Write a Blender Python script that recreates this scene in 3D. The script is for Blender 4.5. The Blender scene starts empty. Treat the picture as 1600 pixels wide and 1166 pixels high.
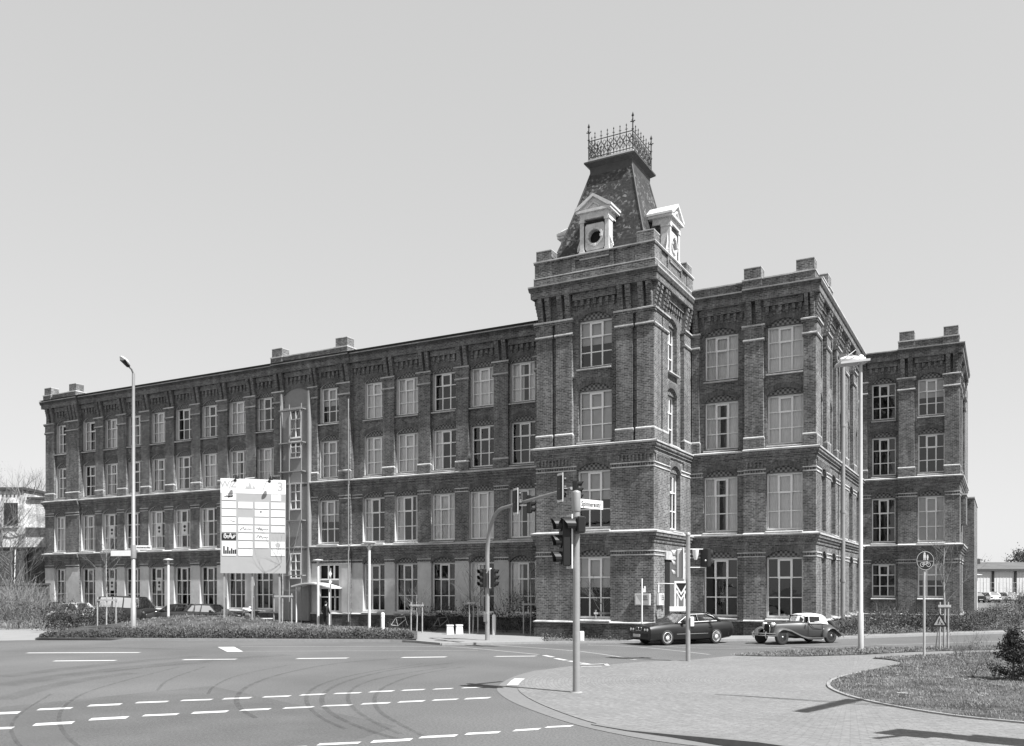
import bpy, bmesh, math, random
from mathutils import Vector, Matrix
R = math.radians
S = bpy.context.scene
COL = S.collection

# ------------------------------------------------------------------ camera
FPX, HORY, CAMH, YAW = 1394.0, 918.0, 2.6, R(28.8)
cam_d = bpy.data.cameras.new("camera"); cam = bpy.data.objects.new("camera", cam_d); COL.objects.link(cam)
cam_d.sensor_width = 36; cam_d.sensor_fit = 'HORIZONTAL'; cam_d.lens = FPX / 1600 * 36
cam_d.shift_y = (HORY - 583) / 1600; cam_d.clip_start = .1; cam_d.clip_end = 3000
cam.location = (0, 0, CAMH); cam.rotation_euler = (R(90), 0, YAW)
S.camera = cam

# ------------------------------------------------------------------ world + sun
SUN_HEAD, SUN_EL = R(-9.5), R(55)
w = bpy.data.worlds.new("World"); S.world = w; w.use_nodes = True
nt = w.node_tree; nt.nodes.clear()
sky = nt.nodes.new('ShaderNodeTexSky'); sky.sky_type = 'NISHITA'; sky.sun_disc = False
sky.sun_elevation = SUN_EL; sky.sun_rotation = R(90) - SUN_HEAD
sky.air_density = 1.0; sky.dust_density = .6; sky.ozone_density = 1.0
bw = nt.nodes.new('ShaderNodeRGBToBW')
bg = nt.nodes.new('ShaderNodeBackground'); bg.inputs[1].default_value = .06
wo = nt.nodes.new('ShaderNodeOutputWorld')
pw = nt.nodes.new('ShaderNodeMath'); pw.operation = 'POWER'; pw.inputs[1].default_value = .25      # thin even haze: flattens the gradient
ms = nt.nodes.new('ShaderNodeMath'); ms.operation = 'MULTIPLY'; ms.inputs[1].default_value = 4.45
nt.links.new(sky.outputs[0], bw.inputs[0]); nt.links.new(bw.outputs[0], pw.inputs[0]); nt.links.new(pw.outputs[0], ms.inputs[0]); nt.links.new(ms.outputs[0], bg.inputs[0]); nt.links.new(bg.outputs[0], wo.inputs[0])
sd = bpy.data.lights.new("sun", 'SUN'); sd.energy = 5.0; sd.angle = R(.5); sd.color = (1, 1, 1)
sun = bpy.data.objects.new("sun", sd); COL.objects.link(sun)
sdir = Vector((math.cos(SUN_HEAD) * math.cos(SUN_EL), math.sin(SUN_HEAD) * math.cos(SUN_EL), math.sin(SUN_EL)))
sun.rotation_euler = sdir.to_track_quat('Z', 'Y').to_euler(); sun.location = (0, 0, 60)
S.view_settings.view_transform = 'Standard'; S.view_settings.look = 'None'
S.view_settings.exposure = 1.05; S.view_settings.gamma = 1.0

# ------------------------------------------------------------------ helpers
FW = Vector((-math.sin(YAW), math.cos(YAW), 0)); RT = Vector((math.cos(YAW), math.sin(YAW), 0))
def C(lat, d, z=0.0): return FW * d + RT * lat + Vector((0, 0, z))
def at(x, d, z=0.0): return C((x - 800) / FPX * d, d, z)             # photo column + distance
def gp(x, y, z=0.0):                                                  # photo pixel to ground of height z
    d = FPX * (CAMH - z) / (y - HORY); return at(x, d, z)
def zat(y, d): return CAMH + (HORY - y) / FPX * d
def onY(x, Y):
    r = FW + RT * ((x - 800) / FPX); return r.x * Y / r.y
CAMANG = math.degrees(YAW)

def tag(o, label=None, cat=None, group=None, kind=None):
    if label: o['label'] = label
    if cat: o['category'] = cat
    if group: o['group'] = group
    if kind: o['kind'] = kind
    return o
def thing(name, label, cat, loc=(0, 0, 0), rz=0.0, group=None):
    o = bpy.data.objects.new(name, None); COL.objects.link(o)
    o.location = loc; o.rotation_euler = (0, 0, rz); o.empty_display_size = .2
    return tag(o, label, cat, group)
def kids(o): return [c for c in bpy.data.objects if c.parent == o]
def dup(root, loc, rz, label=None, group=None):
    r = root.copy(); COL.objects.link(r); r.location = loc; r.rotation_euler = (0, 0, rz)
    if label: r['label'] = label
    if group: r['group'] = group
    for ch in kids(root):
        if ch == r: continue
        c = ch.copy(); COL.objects.link(c); c.parent = r
        for g in kids(ch):
            e = g.copy(); COL.objects.link(e); e.parent = c
    return r

class MB:
    def __init__(s): s.v = []; s.f = []; s.m = []; s.mats = []; s.M = None; s.sm = []
    def mi(s, mat):
        if mat not in s.mats: s.mats.append(mat)
        return s.mats.index(mat)
    def face(s, pts, mat, smooth=False):
        b = len(s.v)
        for p in pts:
            p = Vector(p)
            if s.M is not None: p = s.M @ p
            s.v.append(p)
        s.f.append(tuple(range(b, b + len(pts)))); s.m.append(s.mi(mat)); s.sm.append(smooth)
    def mesh(s, pts, faces, mat, smooth=False):
        b = len(s.v)
        for p in pts:
            p = Vector(p)
            if s.M is not None: p = s.M @ p
            s.v.append(p)
        k = s.mi(mat)
        for f in faces: s.f.append(tuple(b + i for i in f)); s.m.append(k); s.sm.append(smooth)
    def box(s, x0, x1, y0, y1, z0, z1, mat):
        p = [(x0, y0, z0), (x1, y0, z0), (x1, y1, z0), (x0, y1, z0), (x0, y0, z1), (x1, y0, z1), (x1, y1, z1), (x0, y1, z1)]
        s.mesh(p, [(0, 3, 2, 1), (4, 5, 6, 7), (0, 1, 5, 4), (1, 2, 6, 5), (2, 3, 7, 6), (3, 0, 4, 7)], mat)
    def tube(s, pts, rad, mat, n=8, cap=True, smooth=True):
        pts = [Vector(p) for p in pts]
        rads = rad if isinstance(rad, (list, tuple)) else [rad] * len(pts)
        vs = []; prev = None
        for i, p in enumerate(pts):
            d = (pts[min(i + 1, len(pts) - 1)] - pts[max(i - 1, 0)])
            if d.length < 1e-9: d = Vector((0, 0, 1))
            d.normalize()
            if prev is None:
                a = Vector((0, 0, 1)) if abs(d.z) < .9 else Vector((1, 0, 0))
                prev = d.cross(a).normalized()
            u = (prev - d * prev.dot(d))
            if u.length < 1e-6: u = d.orthogonal()
            u.normalize(); prev = u; v = d.cross(u)
            for k in range(n):
                t = 2 * math.pi * k / n
                vs.append(p + (u * math.cos(t) + v * math.sin(t)) * rads[i])
        fs = []
        for i in range(len(pts) - 1):
            for k in range(n):
                a = i * n + k; b = i * n + (k + 1) % n
                fs.append((a, b, b + n, a + n))
        s.mesh(vs, fs, mat, smooth)
        if cap:
            s.face([vs[k] for k in range(n)][::-1], mat) if s.M is None else s._rawface(vs[:n][::-1], mat)
            s.face(vs[-n:], mat) if s.M is None else s._rawface(vs[-n:], mat)
    def _rawface(s, pts, mat): s.face(pts, mat)
    def lathe(s, prof, mat, n=16, smooth=True, axis='z', org=(0, 0, 0)):
        o = Vector(org); vs = []
        for r, h in prof:
            for k in range(n):
                t = 2 * math.pi * k / n; a, b = r * math.cos(t), r * math.sin(t)
                vs.append(o + (Vector((a, b, h)) if axis == 'z' else Vector((h, a, b)) if axis == 'x' else Vector((a, h, b))))
        fs = [(i * n + k, i * n + (k + 1) % n, (i + 1) * n + (k + 1) % n, (i + 1) * n + k) for i in range(len(prof) - 1) for k in range(n)]
        s.mesh(vs, fs, mat, smooth)
        if prof[0][0] > 1e-4: s.face(vs[:n][::-1], mat)
        if prof[-1][0] > 1e-4: s.face(vs[-n:], mat)
    def loft(s, rings, mat, caps=True, smooth=True, closed=True):
        n = len(rings[0]); vs = [p for r in rings for p in r]; m = n if closed else n - 1
        fs = [(i * n + k, i * n + (k + 1) % n, (i + 1) * n + (k + 1) % n, (i + 1) * n + k) for i in range(len(rings) - 1) for k in range(m)]
        s.mesh(vs, fs, mat, smooth)
        if caps: s.face(rings[0][::-1], mat); s.face(rings[-1], mat)
    def build(s, name, parent=None, loc=None, rz=None):
        me = bpy.data.meshes.new(name)
        me.from_pydata([tuple(p) for p in s.v], [], s.f)
        for m in s.mats: me.materials.append(m)
        me.polygons.foreach_set('material_index', s.m)
        me.polygons.foreach_set('use_smooth', s.sm)
        me.update()
        o = bpy.data.objects.new(name, me); COL.objects.link(o)
        if parent is not None: o.parent = parent
        if loc is not None: o.location = loc
        if rz is not None: o.rotation_euler = (0, 0, rz)
        return o
def weld(o, dist=.0005):
    bm = bmesh.new(); bm.from_mesh(o.data); bmesh.ops.remove_doubles(bm, verts=bm.verts, dist=dist)
    bmesh.ops.recalc_face_normals(bm, faces=bm.faces); bm.to_mesh(o.data); bm.free(); return o
def link_mesh(name, me, parent, loc, rz):
    o = bpy.data.objects.new(name, me); COL.objects.link(o)
    if parent is not None: o.parent = parent
    o.location = loc; o.rotation_euler = (0, 0, rz); return o

# ------------------------------------------------------------------ materials (the photograph is monochrome: all grey)
def newmat(name):
    m = bpy.data.materials.new(name); m.use_nodes = True
    return m, m.node_tree, m.node_tree.nodes['Principled BSDF']
def G(v): return (v, v, v, 1)
def mat(name, base, rough=.75, var=0.0, scale=4.0, bump=0.0, spec=.3, metal=0.0, var2=0.0, scale2=.6, bscale=None, coat=0.0):
    m, t, b = newmat(name)
    b.inputs['Base Color'].default_value = G(base); b.inputs['Roughness'].default_value = rough
    b.inputs['Specular IOR Level'].default_value = spec; b.inputs['Metallic'].default_value = metal
    if coat: b.inputs['Coat Weight'].default_value = coat; b.inputs['Coat Roughness'].default_value = .05
    if var or var2 or bump:
        g = t.nodes.new('ShaderNodeNewGeometry')
        n = t.nodes.new('ShaderNodeTexNoise'); n.inputs['Scale'].default_value = scale; n.inputs['Detail'].default_value = 5; n.inputs['Roughness'].default_value = .65
        t.links.new(g.outputs['Position'], n.inputs['Vector'])
        mr = t.nodes.new('ShaderNodeMapRange'); mr.inputs[1].default_value = .3; mr.inputs[2].default_value = .7
        mr.inputs[3].default_value = 1 - var; mr.inputs[4].default_value = 1 + var
        t.links.new(n.outputs[0], mr.inputs[0])
        n2 = t.nodes.new('ShaderNodeTexNoise'); n2.inputs['Scale'].default_value = scale2; n2.inputs['Detail'].default_value = 3
        t.links.new(g.outputs['Position'], n2.inputs['Vector'])
        mr2 = t.nodes.new('ShaderNodeMapRange'); mr2.inputs[1].default_value = .3; mr2.inputs[2].default_value = .7
        mr2.inputs[3].default_value = (1 - var2) * base; mr2.inputs[4].default_value = (1 + var2) * base
        t.links.new(n2.outputs[0], mr2.inputs[0])
        mu = t.nodes.new('ShaderNodeMath'); mu.operation = 'MULTIPLY'
        t.links.new(mr.outputs[0], mu.inputs[0]); t.links.new(mr2.outputs[0], mu.inputs[1]); t.links.new(mu.outputs[0], b.inputs['Base Color'])
        if bump:
            nb = n
            if bscale:
                nb = t.nodes.new('ShaderNodeTexNoise'); nb.inputs['Scale'].default_value = bscale; nb.inputs['Detail'].default_value = 3
                t.links.new(g.outputs['Position'], nb.inputs['Vector'])
            bp = t.nodes.new('ShaderNodeBump'); bp.inputs['Strength'].default_value = bump; bp.inputs['Distance'].default_value = .05
            t.links.new(nb.outputs[0], bp.inputs['Height']); t.links.new(bp.outputs[0], b.inputs['Normal'])
    return m
def brick(name, c1, c2, mortar, bwid=.25, rh=.085, msize=.012, stain=.25, pave=None, bump=.5, nscale=.5, amp=.30):
    m, t, b = newmat(name); L = t.links.new
    b.inputs['Roughness'].default_value = .85; b.inputs['Specular IOR Level'].default_value = .2
    g = t.nodes.new('ShaderNodeNewGeometry'); sp = t.nodes.new('ShaderNodeSeparateXYZ'); L(g.outputs['Position'], sp.inputs[0])
    cb = t.nodes.new('ShaderNodeCombineXYZ')
    def mth(op, a, bb=None):
        n = t.nodes.new('ShaderNodeMath'); n.operation = op
        for i, q in enumerate((a, bb)):
            if q is None: continue
            if isinstance(q, (int, float)): n.inputs[i].default_value = q
            else: L(q, n.inputs[i])
        return n.outputs[0]
    if pave is None:
        L(mth('ADD', sp.outputs[0], sp.outputs[1]), cb.inputs[0]); L(sp.outputs[2], cb.inputs[1])
    else:
        dx = mth('SUBTRACT', sp.outputs[0], pave[0]); dy = mth('SUBTRACT', sp.outputs[1], pave[1])
        r = mth('SQRT', mth('ADD', mth('MULTIPLY', dx, dx), mth('MULTIPLY', dy, dy)))
        L(mth('MULTIPLY', mth('ARCTAN2', dy, dx), 6.0), cb.inputs[0]); L(r, cb.inputs[1])
    br = t.nodes.new('ShaderNodeTexBrick'); br.inputs['Scale'].default_value = 1.0
    br.inputs['Brick Width'].default_value = bwid; br.inputs['Row Height'].default_value = rh
    br.inputs['Mortar Size'].default_value = msize; br.inputs['Color1'].default_value = G(c1); br.inputs['Color2'].default_value = G(c2)
    br.inputs['Mortar'].default_value = G(mortar); br.inputs['Mortar Smooth'].default_value = .2
    L(cb.outputs[0], br.inputs['Vector'])
    n = t.nodes.new('ShaderNodeTexNoise'); n.inputs['Scale'].default_value = nscale; n.inputs['Detail'].default_value = 6; n.inputs['Roughness'].default_value = .7
    L(g.outputs['Position'], n.inputs['Vector'])
    mr = t.nodes.new('ShaderNodeMapRange'); mr.inputs[1].default_value = .3; mr.inputs[2].default_value = .7
    mr.inputs[3].default_value = 1 - stain; mr.inputs[4].default_value = 1 + stain; L(n.outputs[0], mr.inputs[0])
    n3 = t.nodes.new('ShaderNodeTexNoise'); n3.inputs['Scale'].default_value = 9; n3.inputs['Detail'].default_value = 3
    L(g.outputs['Position'], n3.inputs['Vector'])
    mr3 = t.nodes.new('ShaderNodeMapRange'); mr3.inputs[1].default_value = .3; mr3.inputs[2].default_value = .7
    mr3.inputs[3].default_value = 1 - amp; mr3.inputs[4].default_value = 1 + amp; L(n3.outputs[0], mr3.inputs[0])
    fac = mr3.outputs[0]
    if pave is None:      # rain streaks and soot running down the wall
        c2 = t.nodes.new('ShaderNodeCombineXYZ'); L(mth('MULTIPLY', mth('ADD', sp.outputs[0], sp.outputs[1]), 2.2), c2.inputs[0]); L(mth('MULTIPLY', sp.outputs[2], .22), c2.inputs[1])
        ns = t.nodes.new('ShaderNodeTexNoise'); ns.inputs['Scale'].default_value = 1.0; ns.inputs['Detail'].default_value = 4; L(c2.outputs[0], ns.inputs['Vector'])
        ms_ = t.nodes.new('ShaderNodeMapRange'); ms_.inputs[1].default_value = .35; ms_.inputs[2].default_value = .65; ms_.inputs[3].default_value = .74; ms_.inputs[4].default_value = 1.16; L(ns.outputs[0], ms_.inputs[0])
        fac = mth('MULTIPLY', fac, ms_.outputs[0])
    mx = t.nodes.new('ShaderNodeVectorMath'); mx.operation = 'SCALE'; L(br.outputs['Color'], mx.inputs[0])
    L(mth('MULTIPLY', mr.outputs[0], fac), mx.inputs['Scale']); L(mx.outputs[0], b.inputs['Base Color'])
    bp = t.nodes.new('ShaderNodeBump'); bp.inputs['Strength'].default_value = bump; bp.inputs['Distance'].default_value = .015
    L(mth('ADD', mth('MULTIPLY', br.outputs['Fac'], -1.0), n3.outputs[0]), bp.inputs['Height']); L(bp.outputs[0], b.inputs['Normal'])
    return m
def glassmat(name, tint=.75, refl=.12, rough=.02):
    m, t, b = newmat(name); t.nodes.remove(b); o = t.nodes['Material Output']
    tr = t.nodes.new('ShaderNodeBsdfTransparent'); tr.inputs[0].default_value = G(tint)
    gl = t.nodes.new('ShaderNodeBsdfGlossy'); gl.inputs['Roughness'].default_value = rough; gl.inputs[0].default_value = G(.95)
    fr = t.nodes.new('ShaderNodeFresnel'); fr.inputs[0].default_value = 1.5
    ad = t.nodes.new('ShaderNodeMath'); ad.operation = 'ADD'; ad.use_clamp = True; ad.inputs[1].default_value = refl
    g = t.nodes.new('ShaderNodeNewGeometry'); n = t.nodes.new('ShaderNodeTexNoise'); n.inputs['Scale'].default_value = 1.1
    t.links.new(g.outputs['Position'], n.inputs['Vector'])
    bp = t.nodes.new('ShaderNodeBump'); bp.inputs['Strength'].default_value = .12; bp.inputs['Distance'].default_value = .05
    t.links.new(n.outputs[0], bp.inputs['Height']); t.links.new(bp.outputs[0], gl.inputs['Normal'])
    mx = t.nodes.new('ShaderNodeMixShader')
    t.links.new(fr.outputs[0], ad.inputs[0]); t.links.new(ad.outputs[0], mx.inputs[0]); t.links.new(tr.outputs[0], mx.inputs[1])
    t.links.new(gl.outputs[0], mx.inputs[2]); t.links.new(mx.outputs[0], o.inputs[0]); return m
def lattice(name):
    m, t, b = newmat(name); L = t.links.new
    g = t.nodes.new('ShaderNodeNewGeometry'); sp = t.nodes.new('ShaderNodeSeparateXYZ'); L(g.outputs['Position'], sp.inputs[0])
    ad = t.nodes.new('ShaderNodeMath'); ad.operation = 'ADD'; L(sp.outputs[0], ad.inputs[0]); L(sp.outputs[1], ad.inputs[1])
    cb = t.nodes.new('ShaderNodeCombineXYZ'); L(ad.outputs[0], cb.inputs[0]); L(sp.outputs[2], cb.inputs[1]); cb.inputs[2].default_value = .02
    ck = t.nodes.new('ShaderNodeTexChecker'); ck.inputs['Scale'].default_value = 8.0; ck.inputs[1].default_value = G(.20); ck.inputs[2].default_value = G(.05)
    L(cb.outputs[0], ck.inputs[0]); L(ck.outputs[0], b.inputs['Base Color']); b.inputs['Roughness'].default_value = .9
    return m
def slate(name):
    m, t, b = newmat(name); L = t.links.new
    g = t.nodes.new('ShaderNodeNewGeometry')
    v = t.nodes.new('ShaderNodeTexVoronoi'); v.inputs['Scale'].default_value = 9; L(g.outputs['Position'], v.inputs['Vector'])
    n = t.nodes.new('ShaderNodeTexNoise'); n.inputs['Scale'].default_value = 1.6; n.inputs['Detail'].default_value = 4; L(g.outputs['Position'], n.inputs['Vector'])
    bwn = t.nodes.new('ShaderNodeRGBToBW'); L(v.outputs['Color'], bwn.inputs[0])
    mu = t.nodes.new('ShaderNodeMath'); mu.operation = 'MULTIPLY'; L(bwn.outputs[0], mu.inputs[0]); L(n.outputs[0], mu.inputs[1])
    cr = t.nodes.new('ShaderNodeValToRGB'); e = cr.color_ramp.elements
    e[0].position = .15; e[0].color = G(.02); e[1].position = .52; e[1].color = G(.17)
    x = e.new(.34); x.color = G(.04)
    L(mu.outputs[0], cr.inputs[0]); L(cr.outputs[0], b.inputs['Base Color']); b.inputs['Roughness'].default_value = .6
    sp = t.nodes.new('ShaderNodeSeparateXYZ'); L(g.outputs['Position'], sp.inputs[0])
    wv = t.nodes.new('ShaderNodeMath'); wv.operation = 'FRACT'; ml = t.nodes.new('ShaderNodeMath'); ml.operation = 'MULTIPLY'; ml.inputs[1].default_value = 5.0
    L(sp.outputs[2], ml.inputs[0]); L(ml.outputs[0], wv.inputs[0])
    bp = t.nodes.new('ShaderNodeBump'); bp.inputs['Strength'].default_value = .5; bp.inputs['Distance'].default_value = .03
    L(wv.outputs[0], bp.inputs['Height']); L(bp.outputs[0], b.inputs['Normal']); return m
def leafmat(name, a, bb, sc=1.2):
    m, t, b = newmat(name); L = t.links.new
    g = t.nodes.new('ShaderNodeNewGeometry'); n = t.nodes.new('ShaderNodeTexNoise'); n.inputs['Scale'].default_value = sc; n.inputs['Detail'].default_value = 4
    L(g.outputs['Position'], n.inputs['Vector'])
    ad = t.nodes.new('ShaderNodeMath'); ad.operation = 'MULTIPLY_ADD'; ad.inputs[1].default_value = .35; L(g.outputs['Random Per Island'], ad.inputs[0]); L(n.outputs[0], ad.inputs[2])
    mr = t.nodes.new('ShaderNodeMapRange'); mr.inputs[1].default_value = .4; mr.inputs[2].default_value = 1.0; mr.inputs[3].default_value = a; mr.inputs[4].default_value = bb
    L(ad.outputs[0], mr.inputs[0]); L(mr.outputs[0], b.inputs['Base Color']); b.inputs['Roughness'].default_value = .7
    b.inputs['Specular IOR Level'].default_value = .25; return m
def decal(name, base, alpha, sc=3.0):
    m, t, b = newmat(name); L = t.links.new; b.inputs['Base Color'].default_value = G(base); b.inputs['Roughness'].default_value = .8
    g = t.nodes.new('ShaderNodeNewGeometry'); n = t.nodes.new('ShaderNodeTexNoise'); n.inputs['Scale'].default_value = sc; n.inputs['Detail'].default_value = 5
    L(g.outputs['Position'], n.inputs['Vector'])
    mr = t.nodes.new('ShaderNodeMapRange'); mr.inputs[1].default_value = .35; mr.inputs[2].default_value = .65; mr.inputs[3].default_value = alpha * .3; mr.inputs[4].default_value = alpha
    L(n.outputs[0], mr.inputs[0]); L(mr.outputs[0], b.inputs['Alpha']); return m

BRICK = brick('dark_brick', .060, .165, .215, stain=.26, msize=.014)
BRICK2 = brick('old_brick', .04, .085, .105, stain=.35)
BRICKW = brick('whitewashed_brick', .36, .56, .5, stain=.6, nscale=.9)
ARCH = brick('arch_brick', .07, .125, .13, bwid=.075, rh=.25, stain=.15)
LEDGE = mat('weathered_mortar', .42, .8, .22, 9, var2=.28, scale2=.9)
PLAST = mat('grey_plaster', .46, .85, .10, 3, .15, var2=.13, scale2=.6)
PLASTD = mat('stair_plaster', .22, .85, .08, 8, .1, var2=.12, scale2=.5)
CONC = mat('light_concrete', .45, .85, .1, 10, .1)
LATT = lattice('brick_lattice')
SLATE = slate('roof_slates')
WHITE = mat('white_paint', .62, .5, .05, 5)
FRAMEW = mat('window_frame_white', .74, .45)
STONE = mat('pale_stone', .52, .7, .2, 4, .1)
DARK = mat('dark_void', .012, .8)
IRON = mat('black_iron', .03, .5, spec=.4)
LEADM = mat('lead_sheet', .06, .6, .2, 3)
ROOFM = mat('bitumen_roof', .09, .9, .15, 3)
GLASS = glassmat('window_glass', .96, .03)
CGLASS = glassmat('car_glass', .78, .04)
DGLASS = glassmat('dark_car_glass', .28, .02)
CURT = mat('curtain_fabric', .74, .9, .08, 3)
CURTD = mat('grey_blind_sheen', .52, .9, .08, 3)  # real blinds, and the sky reflection painted behind the tower panes
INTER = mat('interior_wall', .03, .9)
ASPH = mat('asphalt', .100, .85, .40, 22, .25, var2=.16, scale2=.22, bscale=60)
ASPH2 = mat('car_park_asphalt', .12, .85, .12, 12, .1, var2=.08, scale2=.3)
PAINT = mat('road_paint', .46, .7, .10, 5)
PAINTW = mat('worn_road_paint', .24, .8, .25, 5)
PAVC = at(1330, 24.0)
PAVE = brick('paving_setts', .15, .18, .128, bwid=.2, rh=.1, msize=.009, stain=.10, amp=.15, pave=(PAVC.x, PAVC.y), bump=.25, nscale=.4)
PAVE2 = mat('forecourt_paving', .21, .85, .08, 8, .1, var2=.06)
KERB = mat('kerb_stone', .24, .8, .12, 7)
KERBD = mat('gutter_stone', .145, .8, .12, 7)
GRASSB = mat('grass_base', .058, .95, .45, 5, .6, var2=.5, scale2=.9, bscale=25)
EARTH = mat('earth', .10, .95, .3, 4, .4)
LAND = mat('far_ground', .11, .95, .2, .4)
STEEL = mat('galvanised_steel', .27, .45, .08, 6, spec=.5, metal=.25)
STEELW = mat('white_metal', .62, .45)
POLEG = mat('pole_grey_paint', .38, .5, .08, 5)
BLACK = mat('black_plastic', .014, .5)
BLACKS = mat('black_satin', .016, .4)
GREYP = mat('grey_plastic', .40, .5)
LENS = mat('signal_lens', .05, .15, spec=.6)
RUBBER = mat('tyre_rubber', .035, .75)
CHROME = mat('chrome', .75, .15, metal=1.0)
ALLOY = mat('alloy_rim', .72, .35, metal=.3)
WOOD = mat('stake_wood', .30, .85, .2, 5)
BARK = mat('bark', .13, .9, .25, 6)
BARKL = mat('pale_bark', .30, .9, .3, 4)
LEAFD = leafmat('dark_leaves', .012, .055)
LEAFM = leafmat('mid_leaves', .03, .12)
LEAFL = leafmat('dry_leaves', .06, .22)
BLADE = leafmat('grass_blades', .05, .30, 1.3)
TYRED = decal('tyre_marks', .03, .24)
TYRES = decal('tyre_smear', .04, .16, 1.2)
PATCHD = decal('asphalt_patch', .09, .22, .8)
def paint(name, v, coat=.6): return mat(name, v, .35, spec=.5, coat=coat)

# ------------------------------------------------------------------ ground
def flat(name, pts, mat_, z=None, kind='structure', parent=None):
    mb = MB(); pts = [Vector((p.x, p.y, p.z if z is None else z)) for p in pts]
    bm = bmesh.new(); vs = [bm.verts.new(p) for p in pts]; f = bm.faces.new(vs)
    bmesh.ops.triangulate(bm, faces=[f]); bm.normal_update()
    for q in bm.faces:
        if q.normal.z < 0: q.normal_flip()
    me = bpy.data.meshes.new(name); bm.to_mesh(me); bm.free(); me.materials.append(mat_)
    o = bpy.data.objects.new(name, me); COL.objects.link(o)
    if kind: o['kind'] = kind
    if parent: o.parent = parent
    return o
def resample(pts, step):
    out = [pts[0]]
    for a, b in zip(pts, pts[1:]):
        n = max(1, int((b - a).length / step))
        out += [a.lerp(b, (i + 1) / n) for i in range(n)]
    return out
def smooth(pts, it=2):
    for _ in range(it):
        q = [pts[0]]
        for a, b in zip(pts, pts[1:]): q += [a.lerp(b, .25), a.lerp(b, .75)]
        q.append(pts[-1]); pts = q
    return pts
def ribbon(mb, pts, wid, mat_, z):
    n = len(pts); Ls = []; Rs = []
    for i, p in enumerate(pts):
        d = pts[min(i + 1, n - 1)] - pts[max(i - 1, 0)]; d.z = 0; d.normalize(); s = Vector((-d.y, d.x, 0)) * wid / 2
        Ls.append(Vector((p.x, p.y, z)) + s); Rs.append(Vector((p.x, p.y, z)) - s)
    for i in range(n - 1): mb.face([Rs[i], Rs[i + 1], Ls[i + 1], Ls[i]], mat_)
def kerbline(name, pts, h, wid, mat_, z0=-.02):
    mb = MB(); n = len(pts); A = []; B = []
    for i, p in enumerate(pts):
        d = pts[min(i + 1, n - 1)] - pts[max(i - 1, 0)]; d.z = 0; d.normalize(); s = Vector((-d.y, d.x, 0)) * wid / 2
        A.append(Vector((p.x, p.y, 0)) + s); B.append(Vector((p.x, p.y, 0)) - s)
    hs = h if isinstance(h, list) else [h] * n
    up = lambda p, z: Vector((p.x, p.y, z))
    for i in range(n - 1):
        mb.face([up(B[i], hs[i]), up(B[i + 1], hs[i + 1]), up(A[i + 1], hs[i + 1]), up(A[i], hs[i])], mat_)
        mb.face([up(B[i], z0), up(B[i + 1], z0), up(B[i + 1], hs[i + 1]), up(B[i], hs[i])], mat_)
        mb.face([up(A[i + 1], z0), up(A[i], z0), up(A[i], hs[i]), up(A[i + 1], hs[i + 1])], mat_)
    for i in (0, n - 1): mb.face([up(A[i], z0), up(B[i], z0), up(B[i], hs[i]), up(A[i], hs[i])], mat_)
    return tag(mb.build(name), kind='structure')

g = MB(); g.face([(-1500, -300, -.03), (1500, -300, -.03), (1500, 1800, -.03), (-1500, 1800, -.03)], LAND)
tag(g.build('ground'), kind='structure')
# road: everything between the viewer and the far kerbs
flat('road', [C(-60, 3), C(40, 3), C(60, 25), C(60, 52), gp(1600, 990), gp(1450, 994), gp(1310, 999), gp(1130, 1003), gp(980, 1005), gp(850, 1006),
              gp(690, 1008.5), gp(640, 1004), gp(300, 1002), gp(55, 1000), gp(0, 1001), C(-60, 44)], ASPH, 0.0)
# car park in front of the long wing
flat('car_park', [Vector((-110, 40.0, 0)), at(-60, 57), at(240, 57), at(420, 55), at(640, 51.0), at(700, 49.7), Vector((-21.6, 47.6, 0)), Vector((-72, 47.6, 0)), Vector((-110, 62, 0))], ASPH2, -.012)
flat('forecourt', [gp(640, 1004), gp(690, 1008.5), gp(760, 1007), gp(850, 1005.5), gp(850, 993), Vector((-21.6, 43.0, 0)), Vector((-21.6, 45.0, 0)), Vector((-30.0, 45.0, 0)), gp(610, 986)], PAVE2, .006)
flat('driveway', [gp(0, 1001.5), gp(55, 1000.5), gp(85, 994), gp(180, 984), gp(-60, 981), gp(-200, 981), gp(-200, 1001)], PAVE2, .006)
# pavement corner in the foreground
SW_OUT = [gp(1430, 1230), gp(1250, 1181), gp(1130, 1163), gp(1055, 1151), gp(985, 1142), gp(928, 1132), gp(872, 1113), gp(832, 1096), gp(812, 1083), gp(808, 1075), gp(816, 1064), gp(838, 1052), gp(866, 1045), gp(900, 1041), gp(948, 1040)]
SW_FAR = [gp(1000, 1035), gp(1075, 1032.5), gp(1140, 1026), gp(1195, 1020), gp(1260, 1016), gp(1345, 1014), gp(1500, 1011.5), gp(1700, 1008)]
SW = smooth(SW_OUT, 2) + SW_FAR
flat('pavement', SW + [C(40, 37), C(40, 11)], PAVE, .02)
gut = smooth([gp(1430, 1242), gp(1250, 1189), gp(1130, 1170), gp(1055, 1163), gp(985, 1152), gp(900, 1134), gp(835, 1112), gp(796, 1096), gp(777, 1082), gp(776, 1075), gp(785, 1066), gp(806, 1056), gp(835, 1048.5)], 2)
inner = smooth(SW_OUT[:-2], 2)
gm = MB(); N_ = 60
def arcs(pts, n):
    L = [0]
    for a, b in zip(pts, pts[1:]): L.append(L[-1] + (b - a).length)
    out = []; j = 0
    for i in range(n + 1):
        t = L[-1] * i / n
        while j < len(L) - 2 and L[j + 1] < t: j += 1
        k = (t - L[j]) / max(1e-9, L[j + 1] - L[j]); out.append(pts[j].lerp(pts[j + 1], k))
    return out
ga, gb = arcs(gut, N_), arcs(inner, N_)
for i in range(N_):
    gm.face([Vector((p.x, p.y, .008)) for p in (ga[i], ga[i + 1], gb[i + 1], gb[i])], KERBD)
tag(gm.build('gutter'), kind='structure')
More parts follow.
